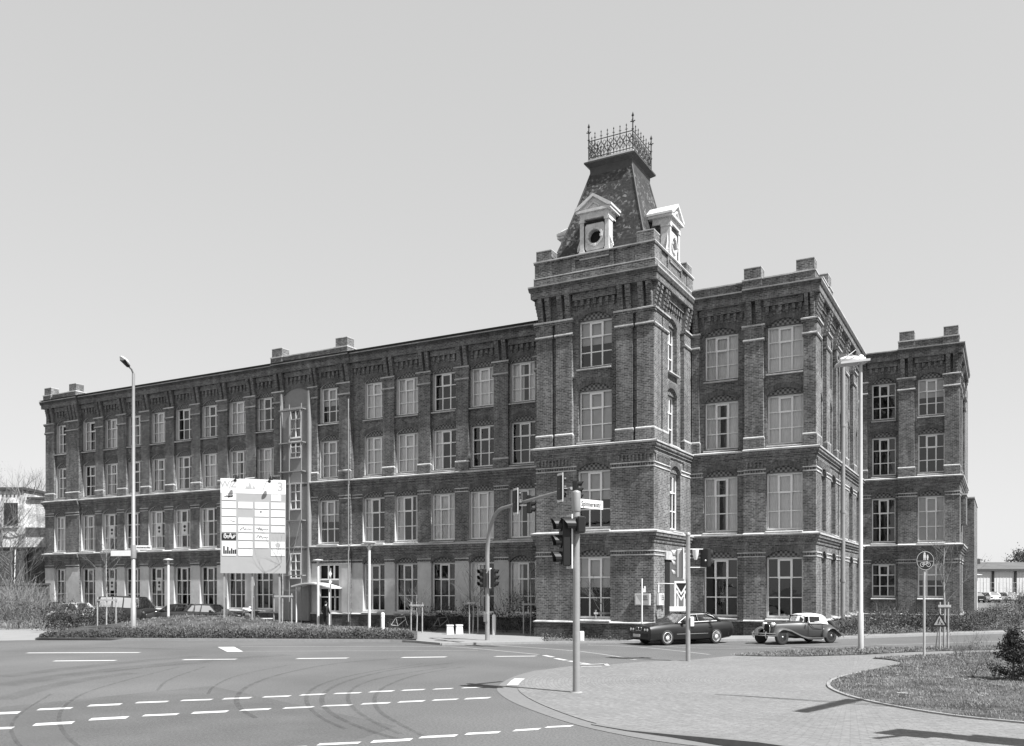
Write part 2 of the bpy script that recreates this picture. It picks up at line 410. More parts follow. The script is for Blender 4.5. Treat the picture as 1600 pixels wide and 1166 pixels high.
kb = resample([gp(1430, 1232), gp(1250, 1183), gp(1130, 1165), gp(1055, 1152.5), gp(985, 1143), gp(928, 1133)], .5)
Lk = len(kb); kerbline('kerb', kb, [max(.024, .15 * min(1, (Lk - 1 - i) / 5)) for i in range(Lk)], .15, KERBD)
# pavement ramp behind the raised kerb
rm = MB(); 
for i in range(Lk - 1):
    hs = [max(.022, .145 * min(1, (Lk - 1 - j) / 5)) for j in (i, i + 1)]
    q = []
    for j in (i, i + 1):
        d = kb[min(j + 1, Lk - 1)] - kb[max(j - 1, 0)]; d.normalize(); q.append(Vector((d.y, -d.x, 0)))
    a, b = kb[i], kb[i + 1]
    rm.face([Vector((a.x, a.y, hs[0])) + q[0] * .07, Vector((b.x, b.y, hs[1])) + q[1] * .07, Vector((b.x, b.y, .0225)) + q[1] * 1.6, Vector((a.x, a.y, .0225)) + q[0] * 1.6], PAVE)
tag(rm.build('pavement_ramp'), kind='structure')
kw = smooth([gp(800, 1073), gp(806, 1066), gp(812, 1062)], 1); km = MB(); ribbon(km, kw, .30, LEDGE, .03); tag(km.build('kerb_end_stone'), kind='structure')
# verge strips and lawn
STRIP = [gp(1140, 1025.2), gp(1190, 1026.6), gp(1250, 1027), gp(1350, 1024), gp(1430, 1019.5), gp(1600, 1015), gp(1750, 1011), gp(1700, 1008.3), gp(1500, 1011.8), gp(1345, 1014.3), gp(1260, 1016.3), gp(1195, 1020.3)]
flat('verge', STRIP, GRASSB, .04)
LAWN_E = [gp(1800, 1152), gp(1600, 1132), gp(1500, 1123), gp(1400, 1107), gp(1335, 1093), gp(1300, 1080), gp(1292, 1071), gp(1306, 1061), gp(1345, 1052), gp(1400, 1041), gp(1412, 1037), gp(1390, 1032), gp(1355, 1030), gp(1400, 1027.5), gp(1445, 1025), gp(1520, 1022), gp(1600, 1018), gp(1800, 1012)]
LAWN = smooth(LAWN_E, 1)
flat('lawn', LAWN, GRASSB, .05)
kerbline('lawn_kerb', smooth(LAWN_E[:9], 2), .055, .09, KERB)
kerbline('far_kerb', resample([gp(690, 1008.5), gp(760, 1007.3), gp(850, 1005.8), gp(980, 1004.5), gp(1130, 1002), gp(1310, 998.3), gp(1450, 993.3), gp(1600, 989), gp(1800, 983)], 1.5), .10, .16, KERB)
kerbline('island_kerb', smooth([gp(56, 1000), gp(180, 1000.6), gp(300, 1001.5), gp(600, 1003), gp(640, 1003.6), gp(690, 1008.2)], 1), .11, .16, KERB)
flat('far_pavement', [gp(980, 1004), gp(1130, 1001.5), gp(1310, 997.8), gp(1450, 992.8), gp(1600, 988.5), gp(1800, 982.5), gp(1800, 980), gp(1600, 986.5), gp(1450, 990.5), gp(1310, 994.5), gp(1150, 996), gp(1010, 998)], PAVE2, .09)

# white paint on the road
dm = MB()
def dashes(rows, mb, zoff=.006):
    for (xa, xb, ya, yb, sk) in rows:      # parallelogram on the ground
        mb.face([gp(xa, yb, 0) + Vector((0, 0, zoff)), gp(xb - sk, yb, 0) + Vector((0, 0, zoff)), gp(xb, ya, 0) + Vector((0, 0, zoff)), gp(xa + sk, ya, 0) + Vector((0, 0, zoff))], PAINT)
def zd(L, mb, ox=0, oy=960, s=2.0):
    for xa, xb, ya, yb in L:
        h = (yb - ya) * .45
        P = [(xa, yb - 1), (xb - 12, yb - h), (xb, ya + 1), (xa + 12, ya + h)]
        mb.face([gp(ox + x / s, oy + y / s) + Vector((0, 0, .006)) for x, y in P], PAINT)
zd([(-80, 67, 303, 318), (113, 230, 290, 302), (271, 384, 278, 290), (420, 530, 270, 280), (561, 668, 264, 273), (692, 790, 258, 268), (817, 913, 253, 262), (933, 1022, 247, 256), (1040, 1133, 243, 251), (1149, 1236, 237, 246), (1251, 1332, 233, 241), (1349, 1420, 230, 237), (1439, 1512, 226, 233)], dm)
zd([(-120, 47, 351, 366), (100, 235, 334, 351), (275, 405, 318, 334), (442, 562, 309, 321), (595, 717, 300, 313), (746, 850, 293, 304), (881, 985, 287, 297), (1002, 1105, 281, 290), (1125, 1224, 274, 284), (1240, 1332, 268, 278), (1347, 1436, 263, 272), (1448, 1537, 258, 268)], dm)
zd([(800, 960, 411, 428), (988, 1130, 398, 412), (1156, 1292, 387, 404), (1307, 1433, 375, 390), (1450, 1567, 365, 379), (1600, 1693, 355, 368), (1700, 1795, 346, 357)], dm)
zd([(78, 443, 118, 123), (162, 368, 142.5, 148.5), (566, 745, 138.5, 144.5), (922, 1093, 135, 141), (1250, 1400, 131.5, 137.5), (1541, 1681, 129, 134)], dm)
tag(dm.build('road_markings'), kind='structure')
lm = MB()
lm.face([gp(340, 1011.3) + Vector((0, 0, .006)), gp(355, 1018.8) + Vector((0, 0, .006)), gp(380, 1018.5) + Vector((0, 0, .006)), gp(366, 1011) + Vector((0, 0, .006))], PAINT)
def pl(pts, wd, m_=PAINTW): ribbon(lm, smooth([gp(*p) for p in pts], 1), wd, m_, .005)
pl([(376, 1011), (500, 1010.6), (690, 1010), (745, 1013.6), (842, 1023)], .16)
pl([(378, 1018), (560, 1017.3), (747, 1016.6)], .12)
pl([(766, 1007.8), (897, 1016.7), (952, 1024), (994, 1031.5)], .16)
pl([(918, 1008), (980, 1010), (1050, 1016), (1109, 1023)], .16)
pl([(1019, 1009), (1080, 1013), (1160, 1013.5), (1345, 1009), (1600, 1001)], .14)
for a, b in (((850, 1024.3), (864, 1027)), ((868, 1029), (884, 1032)), ((889, 1033), (905, 1035.6)), ((908, 1036.2), (922, 1038.4))): pl([a, b], .2, PAINT)
tag(lm.build('lane_lines'), kind='structure')
# tyre marks
tm = MB()
def tyre(pts, wd=.16, m_=TYRED, z=.010): ribbon(tm, smooth([gp(x / 2, 960 + y / 2) for x, y in pts], 3), wd, m_, z)
tyre([(1250, 138), (1050, 152), (880, 185), (775, 222), (735, 258), (745, 295), (800, 325)], .12)
tyre([(1420, 152), (1230, 172), (1090, 205), (1015, 240), (1000, 275), (1040, 318), (1150, 365), (1260, 395)], .12)
tyre([(1400, 165), (1230, 190), (1130, 215), (1085, 245), (1090, 285), (1160, 335), (1250, 375)], .10)
tyre([(1450, 165), (1300, 188), (1200, 225), (1165, 260), (1180, 305), (1260, 350), (1330, 385)], .10)
tyre([(1320, 155), (1120, 185), (1000, 218), (955, 250), (960, 290), (1010, 330), (1080, 360)], .10)
tyre([(900, 160), (740, 190), (665, 225), (650, 250)], .08)
tyre([(560, 165), (400, 205), (260, 245), (195, 290), (180, 330), (200, 375), (240, 412), (300, 450)], .08)
tyre([(160, 250), (60, 310), (30, 350), (45, 395), (80, 430)], .07)
tyre([(640, 165), (520, 205), (490, 240)], .08)
tyre([(0, 196), (200, 172), (420, 148), (620, 132)], .8, TYRES, .013)
tyre([(0, 225), (180, 195), (430, 165), (700, 140), (900, 128)], .9, TYRES, .016)
tyre([(330, 182), (480, 165), (660, 150)], .3, TYRES, .019)
tyre([(0, 270), (120, 235), (260, 205), (420, 185)], .6, TYRES, .022)
tag(tm.build('tyre_marks'), kind='structure')
pm = MB(); pm.face([gp(*p) + Vector((0, 0, .003)) for p in ((0, 1105), (330, 1072), (620, 1135), (520, 1170), (0, 1170))], PATCHD)
pm.face([gp(*p) + Vector((0, 0, .0035)) for p in ((330, 1016), (180, 1011), (140, 1012), (200, 1014))], PATCHD)
tag(pm.build('road_patches'), kind='structure')
#@@BUILDING
# ------------------------------------------------------------------ the mill
MILL = thing('mill_building', 'long four storey dark brick mill with corner tower and slate mansard roof', 'building', (0, 0, 0))
rng = random.Random(5)
ZS1, ZS2, ZC = 5.41, 9.86, 18.38
FL = [(1.02, 4.18, .36), (5.62, 8.60, .36), (10.14, 12.72, .36), (13.92, 16.36, .36)]     # sill, spring, arch rise
class Frame:                                  # u along the wall, o outwards, z up
    def __init__(s, org, U):
        s.O = Vector(org); s.U = Vector(U); s.N = s.U.cross(Vector((0, 0, 1))); s.rz = math.atan2(s.U.y, s.U.x)
    def p(s, u, o, z): return s.O + s.U * u + s.N * o + Vector((0, 0, z))
def fbox(mb, fr, u0, u1, o0, o1, z0, z1, m):
    p = [fr.p(u, o, z) for z in (z0, z1) for u, o in ((u0, o0), (u0, o1), (u1, o1), (u1, o0))]
    mb.mesh(p, [(0, 3, 2, 1), (4, 5, 6, 7), (0, 1, 5, 4), (1, 2, 6, 5), (2, 3, 7, 6), (3, 0, 4, 7)], m)
def fprof(mb, fr, u0, u1, prof, mats, mL=0, mR=0, caps=True):
    A = [fr.p(u0 - o * mL, o, z) for o, z in prof]; B = [fr.p(u1 + o * mR, o, z) for o, z in prof]
    for i in range(len(prof) - 1):
        mb.face([A[i], B[i], B[i + 1], A[i + 1]], mats[i] if isinstance(mats, list) else mats)
    if caps:
        m = mats[0] if isinstance(mats, list) else mats
        if not mL: mb.face(A, m)
        if not mR: mb.face(B[::-1], m)
NA = 8
def arc_z(hole, u, uc, hw): 
    zb, zs, rise = hole[:3]
    if rise <= 0: return zs
    t = (u - uc) / hw; r = (hw * hw + rise * rise) / (2 * rise)
    return zs + math.sqrt(max(0, r * r - (t * hw) ** 2)) - (r - rise)
def wall(mb, fr, u0, u1, z0, z1, o, cols, m, rev=None, depth=.3, revm=None):
    """cols: list of (uc, hw, [holes (zb, zs, rise)])"""
    cols = sorted(cols, key=lambda c: c[0]); u = u0
    for uc, hw, holes in cols:
        a, b = uc - hw, uc + hw
        if a > u: mb.face([fr.p(u, o, z0), fr.p(a, o, z0), fr.p(a, o, z1), fr.p(u, o, z1)], m)
        for i in range(NA):
            ua, ub = a + (b - a) * i / NA, a + (b - a) * (i + 1) / NA; zl = zr = z0
            for h in sorted(holes):
                zb = max(z0, h[0])
                if zb > min(zl, zr) + 1e-4: mb.face([fr.p(ua, o, zl), fr.p(ub, o, zr), fr.p(ub, o, zb), fr.p(ua, o, zb)], m)
                zl, zr = arc_z(h, ua, uc, hw), arc_z(h, ub, uc, hw)
                zl, zr = min(zl, z1), min(zr, z1)
                if h[2] > 0 or h[1] < z1 - 1e-4: mb.face([fr.p(ua, o, zl), fr.p(ub, o, zr), fr.p(ub, o - depth, zr), fr.p(ua, o - depth, zl)], revm or m)
            if z1 > min(zl, zr) + 1e-4: mb.face([fr.p(ua, o, zl), fr.p(ub, o, zr), fr.p(ub, o, z1), fr.p(ua, o, z1)], m)
        for h in holes:
            zb, zs = max(z0, h[0]), min(h[1], z1)
            mb.face([fr.p(a, o, zb), fr.p(a, o, zs), fr.p(a, o - depth, zs), fr.p(a, o - depth, zb)], revm or m)
            mb.face([fr.p(b, o, zs), fr.p(b, o, zb), fr.p(b, o - depth, zb), fr.p(b, o - depth, zs)], revm or m)
            if h[0] > z0: mb.face([fr.p(a, o, zb), fr.p(b, o, zb), fr.p(b, o - depth, zb), fr.p(a, o - depth, zb)], revm or m)
        u = b
    if u1 > u: mb.face([fr.p(u, o, z0), fr.p(u1, o, z0), fr.p(u1, o, z1), fr.p(u, o, z1)], m)

# --- window kit: frame bars are the part, pane / curtain / sill its sub-parts
_wc = {}
def win_meshes(wd, h, wide, cas=True):
    k = (round(wd, 2), round(h, 2), wide, cas)
    if k in _wc: return _wc[k]
    hw = wd / 2; mb = MB(); F = FRAMEW; t = .04
    def bar(x0, x1, z0, z1, y0=-.05, y1=.03): mb.box(x0, x1, y0, y1, z0, z1, F)
    bar(-hw, -hw + .075, 0, h); bar(hw - .075, hw, 0, h); bar(-hw + .075, hw - .075, 0, .10, -.052); bar(-hw + .075, hw - .075, h - .09, h, -.052)
    nc = 3 if wide else 2
    xs = [-hw + wd * i / nc for i in range(1, nc)]; zs = [h * 1 / 3, h * 2 / 3]
    for x in xs: bar(x - .035, x + .035, .10, h - .09, -.046, .026)
    for z in zs: bar(-hw + .075, hw - .075, z - .025, z + .025, -.044, .024)
    if wide and cas:
        x0, x1, z0, z1 = xs[0] - .07, xs[1] + .07, zs[1] - .06, h - .09
        bar(x0, x0 + .11, z0, z1, -.07, .02); bar(x1 - .11, x1, z0, z1, -.07, .02); bar(x0 + .11, x1 - .11, z0, z0 + .10, -.068, .02); bar(x0 + .11, x1 - .11, z1 - .09, z1, -.068, .02)
    p = MB(); p.face([(-hw + .02, 0, .02), (hw - .02, 0, .02), (hw - .02, 0, h - .02), (-hw + .02, 0, h - .02)], GLASS)
    s = MB(); s.mesh([(-hw - .02, .0, .0), (hw + .02, 0, .0), (hw + .02, -.50, -.10), (-hw - .02, -.50, -.10), (-hw - .02, -.0, -.16), (hw + .02, 0, -.16), (hw + .02, -.50, -.16), (-hw - .02, -.50, -.16)],
                     [(0, 3, 2, 1), (0, 4, 7, 3), (3, 7, 6, 2), (1, 2, 6, 5), (4, 5, 6, 7)], LEDGE)
    out = []
    for q in (mb, p, s):
        o = q.build('tmp'); out.append(o.data); bpy.data.objects.remove(o)
    _wc[k] = out; return out
_cc = {}
def curtain_mesh(wd, h, kind, v):
    k = (round(wd, 2), round(h, 2), kind, v)
    if k in _cc: return _cc[k]
    r = random.Random(v * 7 + 1); mb = MB(); hw = wd / 2; m = CURTD if kind == 'blind_sheen' else CURT
    spans = {'full': [(-hw, hw)], 'sides': [(-hw, -hw + wd * r.uniform(.2, .34)), (hw - wd * r.uniform(.15, .34), hw)], 'left': [(-hw, -hw + wd * r.uniform(.3, .5))],
             'blind_sheen': [(-hw, hw)], 'split': [(-hw, -hw * .15), (hw * .2, hw)]}[kind]
    zb = 0.02 if kind != 'blind_sheen' else h * r.choice([.02, .35, .5, .02])
    for a, b in spans:
        n = max(4, int((b - a) / .045)); ph = r.uniform(0, 6)
        pts = []
        for i in range(n + 1):
            x = a + (b - a) * i / n; y = .02 * math.sin(i * 1.35 + ph) + .012 * math.sin(i * .53 + ph * 2)
            pts.append((x, .10 + (0 if kind == 'blind_sheen' else y)))
        for i in range(n): mb.face([(pts[i][0], pts[i][1], zb), (pts[i + 1][0], pts[i + 1][1], zb), (pts[i + 1][0], pts[i + 1][1], h - .03), (pts[i][0], pts[i][1], h - .03)], m, True)
    o = mb.build('tmp'); me = o.data; bpy.data.objects.remove(o); _cc[k] = me; return me
def put_window(fr, uc, o, zb, wd, h, cur=None, sill=True, wide=True, cas=True):
    f, p, s = win_meshes(wd, h, wide, cas)
    W = link_mesh('window', f, MILL, fr.p(uc, o, zb), fr.rz)
    link_mesh('pane', p, W, (0, 0, 0), 0)
    if cur: link_mesh('curtain', curtain_mesh(wd, h, cur, rng.randrange(6)), W, (0, 0, 0), 0)
    if sill: link_mesh('sill', s, W, (0, 0, 0), 0)
    return W
def tymp(mb, fr, uc, hw, zs, rise, o, m=None):
    h = (0, zs, rise)
    for i in range(NA):
        ua, ub = uc - hw + 2 * hw * i / NA, uc - hw + 2 * hw * (i + 1) / NA
        mb.face([fr.p(ua, o, zs), fr.p(ub, o, zs), fr.p(ub, o, arc_z(h, ub, uc, hw)), fr.p(ua, o, arc_z(h, ua, uc, hw))], m or LATT)
    mb.face([fr.p(uc - hw, o, zs), fr.p(uc + hw, o, zs), fr.p(uc + hw, o - .25, zs), fr.p(uc - hw, o - .25, zs)], BRICK)
def archring(mb, fr, uc, hw, zs, rise, o, th=.27, pr=.035):
    h = (0, zs, rise); e = hw + .13; n = 10; In = []; Ou = []
    for i in range(n + 1):
        u = uc - hw + 2 * hw * i / n; z = arc_z(h, u, uc, hw); In.append((u, z))
        t = (u - uc) / hw; Ou.append((u + t * .12, z + th - .03 * abs(t)))
    for i in range(n):
        a, b, c, d = In[i], In[i + 1], Ou[i + 1], Ou[i]
        mb.face([fr.p(a[0], o + pr, a[1]), fr.p(b[0], o + pr, b[1]), fr.p(c[0], o + pr, c[1]), fr.p(d[0], o + pr, d[1])], ARCH)
        mb.face([fr.p(d[0], o + pr, d[1]), fr.p(c[0], o + pr, c[1]), fr.p(c[0], o, c[1]), fr.p(d[0], o, d[1])], ARCH)
        mb.face([fr.p(a[0], o, a[1]), fr.p(b[0], o, b[1]), fr.p(b[0], o + pr, b[1]), fr.p(a[0], o + pr, a[1])], ARCH)
    for q, s_ in ((0, 1), (n, -1)):
        mb.face([fr.p(In[q][0], o, In[q][1]), fr.p(In[q][0], o + pr, In[q][1]), fr.p(Ou[q][0], o + pr, Ou[q][1]), fr.p(Ou[q][0], o, Ou[q][1])], ARCH)
LEDGEP = lambda z: [(0, z - .62), (.06, z - .56), (.06, z - .40), (.13, z - .38), (.13, z - .27), (.20, z - .24), (.20, z - .13), (.25, z - .08), (.26, z - .0), (0, z + .08)]
LEDGEM = [BRICK] * 7 + [LEDGE, LEDGE]
CORNP = [(-.2, 17.72), (.22, 17.76), (.23, 18.06), (.29, 18.10), (.33, 18.31), (.34, 18.38), (-.3, 18.46)]
CORNM = [BRICK, BRICK, BRICK, BRICK2, LEDGE, LEADM]
def bracket(mb, fr, uc, wd, o0, zb=16.5, zt=17.76):
    st = 6; prof = [(o0, zb)]
    for i in range(st):
        z0 = zb + (zt - zb) * i / st * .92; z1 = zb + (zt - zb) * (i + 1) / st * .92; o = -.06 + .24 * ((i + 1) / st) ** 1.2
        prof += [(o - .04, z0), (o - .04, z0 + .06), (o, z0 + .06), (o, z1)]
    prof += [(prof[-1][0], zt), (o0, zt)]
    for s_ in (-1, 1):
        f = [fr.p(uc + s_ * wd / 2, o, z) for o, z in prof]; mb.face(f if s_ < 0 else f[::-1], BRICK)
    for i in range(len(prof) - 1):
        a, b = prof[i], prof[i + 1]
        mb.face([fr.p(uc - wd / 2, a[0], a[1]), fr.p(uc + wd / 2, a[0], a[1]), fr.p(uc + wd / 2, b[0], b[1]), fr.p(uc - wd / 2, b[0], b[1])], BRICK)
def strings(mb, fr, u0, u1, z, gaps, o=0.0, tooth=True):
    u = u0; segs = []
    for a, b in sorted(gaps):
        if a > u: segs.append((u, a))
        u = max(u, b)
    if u1 > u: segs.append((u, u1))
    for a, b in segs:
        fbox(mb, fr, a, b, o - .01, o + .035, z, z + .06, LEDGE); fbox(mb, fr, a, b, o - .01, o + .04, z + .20, z + .26, LEDGE)
        if tooth:
            fbox(mb, fr, a + .002, b - .002, o - .01, o + .004, z + .06, z + .20, BRICK2)
            n = int((b - a) / .14)
            for i in range(n):
                uu = a + .03 + i * .14; fbox(mb, fr, uu, uu + .07, o - .005, o + .03, z + .062, z + .198, BRICK)
def pilaster(mb, fr, a, b, o0=-.2, o1=0.0, brk=2, capo=True):
    fbox(mb, fr, a, b, o0 - .01, o1, ZS2 + .05, 16.44, BRICK)
    fbox(mb, fr, a - .05, b + .05, o0 - .005, o1 + .05, ZS2 + .08, 10.47, BRICK)
    P = [(o1 + .05, 10.47), (o1 + .055, 10.53), (o1, 10.58)]
    fprof(mb, fr, a - .05, b + .05, [(o0, 10.47)] + P, [LEDGE] * 3)
    fprof(mb, fr, a - .07, b + .07, [(o0, 15.56), (o1 + .04, 15.58), (o1 + .08, 15.67), (o1 + .08, 15.73), (o1 + .02, 15.77)], [BRICK, BRICK, LEDGE, LEDGE])
    fbox(mb, fr, a - .03, b + .03, o0 - .006, o1 + .03, 15.76, 16.3, BRICK)
    fprof(mb, fr, a - .12, b + .12, [(o0, 16.26), (o1 + .05, 16.28), (o1 + .13, 16.40), (o1 + .14, 16.47), (o1 + .0, 16.53)], [BRICK, BRICK, LEDGE, LEDGE])
    w_ = b - a; n = brk
    for i in range(n):
        bracket(mb, fr, a + w_ * (i + .5) / n, min(.27, w_ / n * .62), o0)
def dentils(mb, fr, a, b, o):
    n = max(1, int(round((b - a) / .36)));
    for i in range(n):
        u = a + (b - a) * (i + .5) / n
        fbox(mb, fr, u - .08, u + .08, o - .01, o + .14, 17.10, 17.40, BRICK); fbox(mb, fr, u - .05, u + .05, o - .008, o + .08, 16.95, 17.10, BRICK)
    fbox(mb, fr, a, b, o - .01, o + .20, 17.40, 17.74, BRICK)

def facade(name, fr, u0, u1, wins, pil, plaster=False, mL=0, mR=0, gz=1.02, curt=('full', 'sides'), gcur=(None,), tooth=True, endL=.4, endR=.4, floors=(0, 1, 2, 3), wide=True, skip=(), nowin=False, brk=2, cas=True, topcorn=True, ldent=False, dwin=.30):
    """wins: list of (u centre, opening width)"""
    mb = MB(); fl = [(gz,) + FL[0][1:]] + FL[1:]
    low = [(uc, wd / 2, [fl[k] for k in (0, 1) if k in floors and ((uc, k) not in skip or (plaster and k == 0))]) for uc, wd in wins]
    upp = [(uc, wd / 2, [fl[k] for k in (2, 3) if k in floors and (uc, k) not in skip]) for uc, wd in wins]
    gm_ = PLAST if plaster else BRICK; rv = PLAST if plaster else None
    low0 = [(uc, hw, [(h[0], 4.2, 0) for h in hs if h[0] < 4]) for uc, hw, hs in low]
    low1 = [(uc, hw, [h if h[0] > 4 else (4.2, 4.2, h[2]) for h in hs]) for uc, hw, hs in low]
    wall(mb, fr, u0, u1, .8, 4.2, 0, low0, gm_, depth=.42, revm=rv); wall(mb, fr, u0, u1, 4.2, ZS2 + .02, 0, low1, BRICK, depth=.42, revm=rv)
    wall(mb, fr, u0, u1, ZS2 + .02, 17.8, -.2, upp, BRICK, depth=.32, revm=rv)
    # plinth
    fprof(mb, fr, u0, u1, [(.10, -.05), (.10, .74), (.13, .77), (.14, .82), (0, .88)], [BRICK2, BRICK2, LEDGE, LEDGE], mL, mR)
    fprof(mb, fr, u0, u1, LEDGEP(ZS1), LEDGEM, mL, mR); fprof(mb, fr, u0, u1, LEDGEP(ZS2), LEDGEM, mL, mR)
    fprof(mb, fr, u0, u1, CORNP, CORNM, mL, mR)
    if ldent:
        for zz in (ZS2 - .95,):
            for a, b in ldent:
                n = int((b - a) / .2)
                for i in range(n): fbox(mb, fr, a + i * .2 + .05, a + i * .2 + .15, -.01, .07, zz, zz + .3, BRICK)
                fbox(mb, fr, a, b, -.01, .075, zz + .3, zz + .36, BRICK)
    for e, zz in ((endL, u0), (endR, u1)):
        if e:
            for za, zb, oo in ((-.05, ZS2 + .02, 0), (ZS2 + .02, 17.8, -.2)):
                f = [fr.p(zz, oo, za), fr.p(zz, oo - e, za), fr.p(zz, oo - e, zb), fr.p(zz, oo, zb)]; mb.face(f, BRICK if not (plaster and za < 0) else BRICK)
    gl = [(uc - wd / 2, uc + wd / 2) for uc, wd in wins if 0 in floors and (uc, 0) not in skip]; g1 = [(uc - wd / 2 - .0, uc + wd / 2 + .0) for uc, wd in wins]
    strings(mb, fr, u0, u1, 4.20, gl, 0, tooth); strings(mb, fr, u0, u1, 8.60, g1, 0, tooth)
    for (a, b) in pil: pilaster(mb, fr, a, b, brk=brk if (b - a) < 1.3 else 4)
    ps = sorted(pil); e0 = u0
    for a, b in ps + [(u1, u1)]:
        if a - e0 > .5: dentils(mb, fr, e0 + .02, a - .02, -.2)
        e0 = b
    for uc, wd in wins:
        for k in floors:
            if (uc, k) in skip: continue
            zb, zs, rise = fl[k]; o = 0 if k < 2 else -.2; hw = wd / 2
            tymp(mb, fr, uc, hw, zs, rise, o - .10); archring(mb, fr, uc, hw, zs, rise, o)
            if nowin: continue
            c = rng.choice(gcur if k == 0 else curt)
            put_window(fr, uc, o - dwin, zb, wd, zs - zb, c, True, wide, cas)
    w_ = mb.build(name, MILL); return w_
VX = 0
FX = lambda Y: Frame((0, Y, 0), (1, 0, 0))
# ---- long wing: plain stretches and two slightly projecting pavilions
cW = lambda i: -28.375 - 2.858 * i
CUR = ('full', 'full', 'sides', 'sides', 'left', 'split', None)
WINW = 1.80
fr1 = FX(47.65)
seg1 = [-25.52, -28.37, -31.22, -34.08, -36.72]
facade('long_wall', fr1, -38.55, -21.5, [(c, WINW) for c in seg1], [(-27.48, -26.49), (-30.24, -29.32), (-33.12, -32.2), (-35.95, -35.05), (-24.6, -23.7)], True, curt=CUR, gcur=(None, None, 'left'), skip=())
frA = FX(47.50)
facade('pavilion_wall', frA, -45.5, -38.55, [(-40.45, WINW)], [(-39.55, -38.62), (-42.12, -41.46), (-45.48, -44.5)], True, curt=('blind_sheen',), gcur=(None,), skip=((-40.45, 0),), endL=.15, endR=.15)
seg2 = [-46.62, -49.33, -52.18, -55.01, -57.85, -60.68, -63.44, -66.10]
facade('long_wall', fr1, -67.02, -45.5, [(c, WINW) for c in seg2], [(-48.35, -47.4), (-51.18, -50.22), (-53.99, -53.06), (-56.84, -55.92), (-59.63, -58.67), (-62.41, -61.41), (-65.18, -64.22)], True, curt=CUR, gcur=(None, None, None, 'left'))
facade('pavilion_wall', frA, -71.56, -67.05, [(-69.55, 1.5)], [(-68.75, -67.1), (-71.5, -70.35)], True, mL=1, curt=('sides', 'full'), endR=.15, brk=2, endL=.15)
# end wall, back and roof of the long wing
mb = MB()
mb.face([(-71.56, 47.6, -.05), (-71.56, 66, -.05), (-71.56, 66, 18.3), (-71.56, 47.6, 18.3)], BRICK)
mb.face([(-71.56, 66, -.05), (-20, 66, -.05), (-20, 66, 18.3), (-71.56, 66, 18.3)], BRICK)
mb.build('end_wall', MILL)
mb = MB()
mb.face([(-71.7, 47.0, 18.42), (-21.3, 47.0, 18.42), (-21.3, 66, 18.6), (-71.7, 66, 18.6)], ROOFM)
mb.face([(-21.5, 47.9, 18.41), (-8.6, 47.9, 18.41), (-8.6, 68, 18.41), (-21.5, 68, 18.41)], ROOFM)
mb.face([(-20, 64.6, 18.40), (-2.5, 64.6, 18.40), (-2.5, 80, 18.40), (-20, 80, 18.40)], ROOFM)
mb.build('roof', MILL)
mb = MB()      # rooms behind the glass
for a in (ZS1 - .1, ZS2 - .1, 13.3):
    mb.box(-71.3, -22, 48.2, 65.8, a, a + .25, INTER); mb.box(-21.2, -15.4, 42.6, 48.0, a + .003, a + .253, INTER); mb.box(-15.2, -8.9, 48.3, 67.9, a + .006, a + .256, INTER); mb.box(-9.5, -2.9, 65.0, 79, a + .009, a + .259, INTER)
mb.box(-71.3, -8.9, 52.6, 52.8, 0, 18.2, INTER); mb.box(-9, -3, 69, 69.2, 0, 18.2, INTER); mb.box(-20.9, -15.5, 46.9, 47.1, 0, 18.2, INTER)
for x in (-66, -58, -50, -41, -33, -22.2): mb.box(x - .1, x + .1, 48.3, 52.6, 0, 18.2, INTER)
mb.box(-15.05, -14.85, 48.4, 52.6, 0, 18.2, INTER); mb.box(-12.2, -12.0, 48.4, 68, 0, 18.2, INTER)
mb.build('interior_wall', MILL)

# ---- stair bay in the pavilion: tall plastered recess with narrow windows and a slim steel lift frame
mb = MB(); uc, hw = -43.29, 1.17
E0 = lambda u, o, z: frA.p(u, o, z)
mb.face([E0(uc - hw, .012, .3), E0(uc + hw, .012, .3), E0(uc + hw, .012, 16.1), E0(uc - hw, .012, 16.1)], PLASTD)
tp = [E0(uc - hw + 2 * hw * i / 8, .012, arc_z((0, 16.1, .45), uc - hw + 2 * hw * i / 8, uc, hw)) for i in range(9)]
mb.face([E0(uc - hw, .012, 16.1), E0(uc + hw, .012, 16.1)] + tp[::-1], PLASTD)
mb.build('stair_bay_plaster', MILL)
# plaster sits proud of the ledges: jamb strips frame it
mb = MB()
fbox(mb, frA, uc - hw - .14, uc - hw, -.1, .30, .3, 16.2, PLASTD); fbox(mb, frA, uc + hw, uc + hw + .14, -.1, .29, .3, 16.2, PLASTD)
fbox(mb, frA, uc - hw, uc + hw, -.1, .18, .3, 15.2, PLASTD)
archring(mb, frA, uc, hw, 16.1, .45, .0, .3, .06)
mb.build('stair_bay_jamb', MILL)
for zb, h in ((13.0, 2.0), (8.0, 1.9), (3.2, 1.8), (11.6, 1.2)):
    put_window(frA, uc + .1, .215, zb, 1.0, h, None, False, False)
mb = MB()
for u in (uc - .95, uc - .15, uc + .95): 
    mb.tube([frA.p(u, .62, .1), frA.p(u, .62, 15.3)], .035, STEEL, 6)
for z in (3.4, 7.2, 10.6, 14.9, 12.6):
    fbox(mb, frA, uc - 1.1, uc + 1.1, .31, .68, z, z + .07, STEEL)
mb.tube([frA.p(uc - .15, .72, 3.5), frA.p(uc + .95, .72, 7.2)], .025, STEEL, 5); mb.tube([frA.p(uc - .15, .72, 12.7), frA.p(uc + .95, .72, 14.9)], .025, STEEL, 5)
mb.build('lift_frame', MILL)
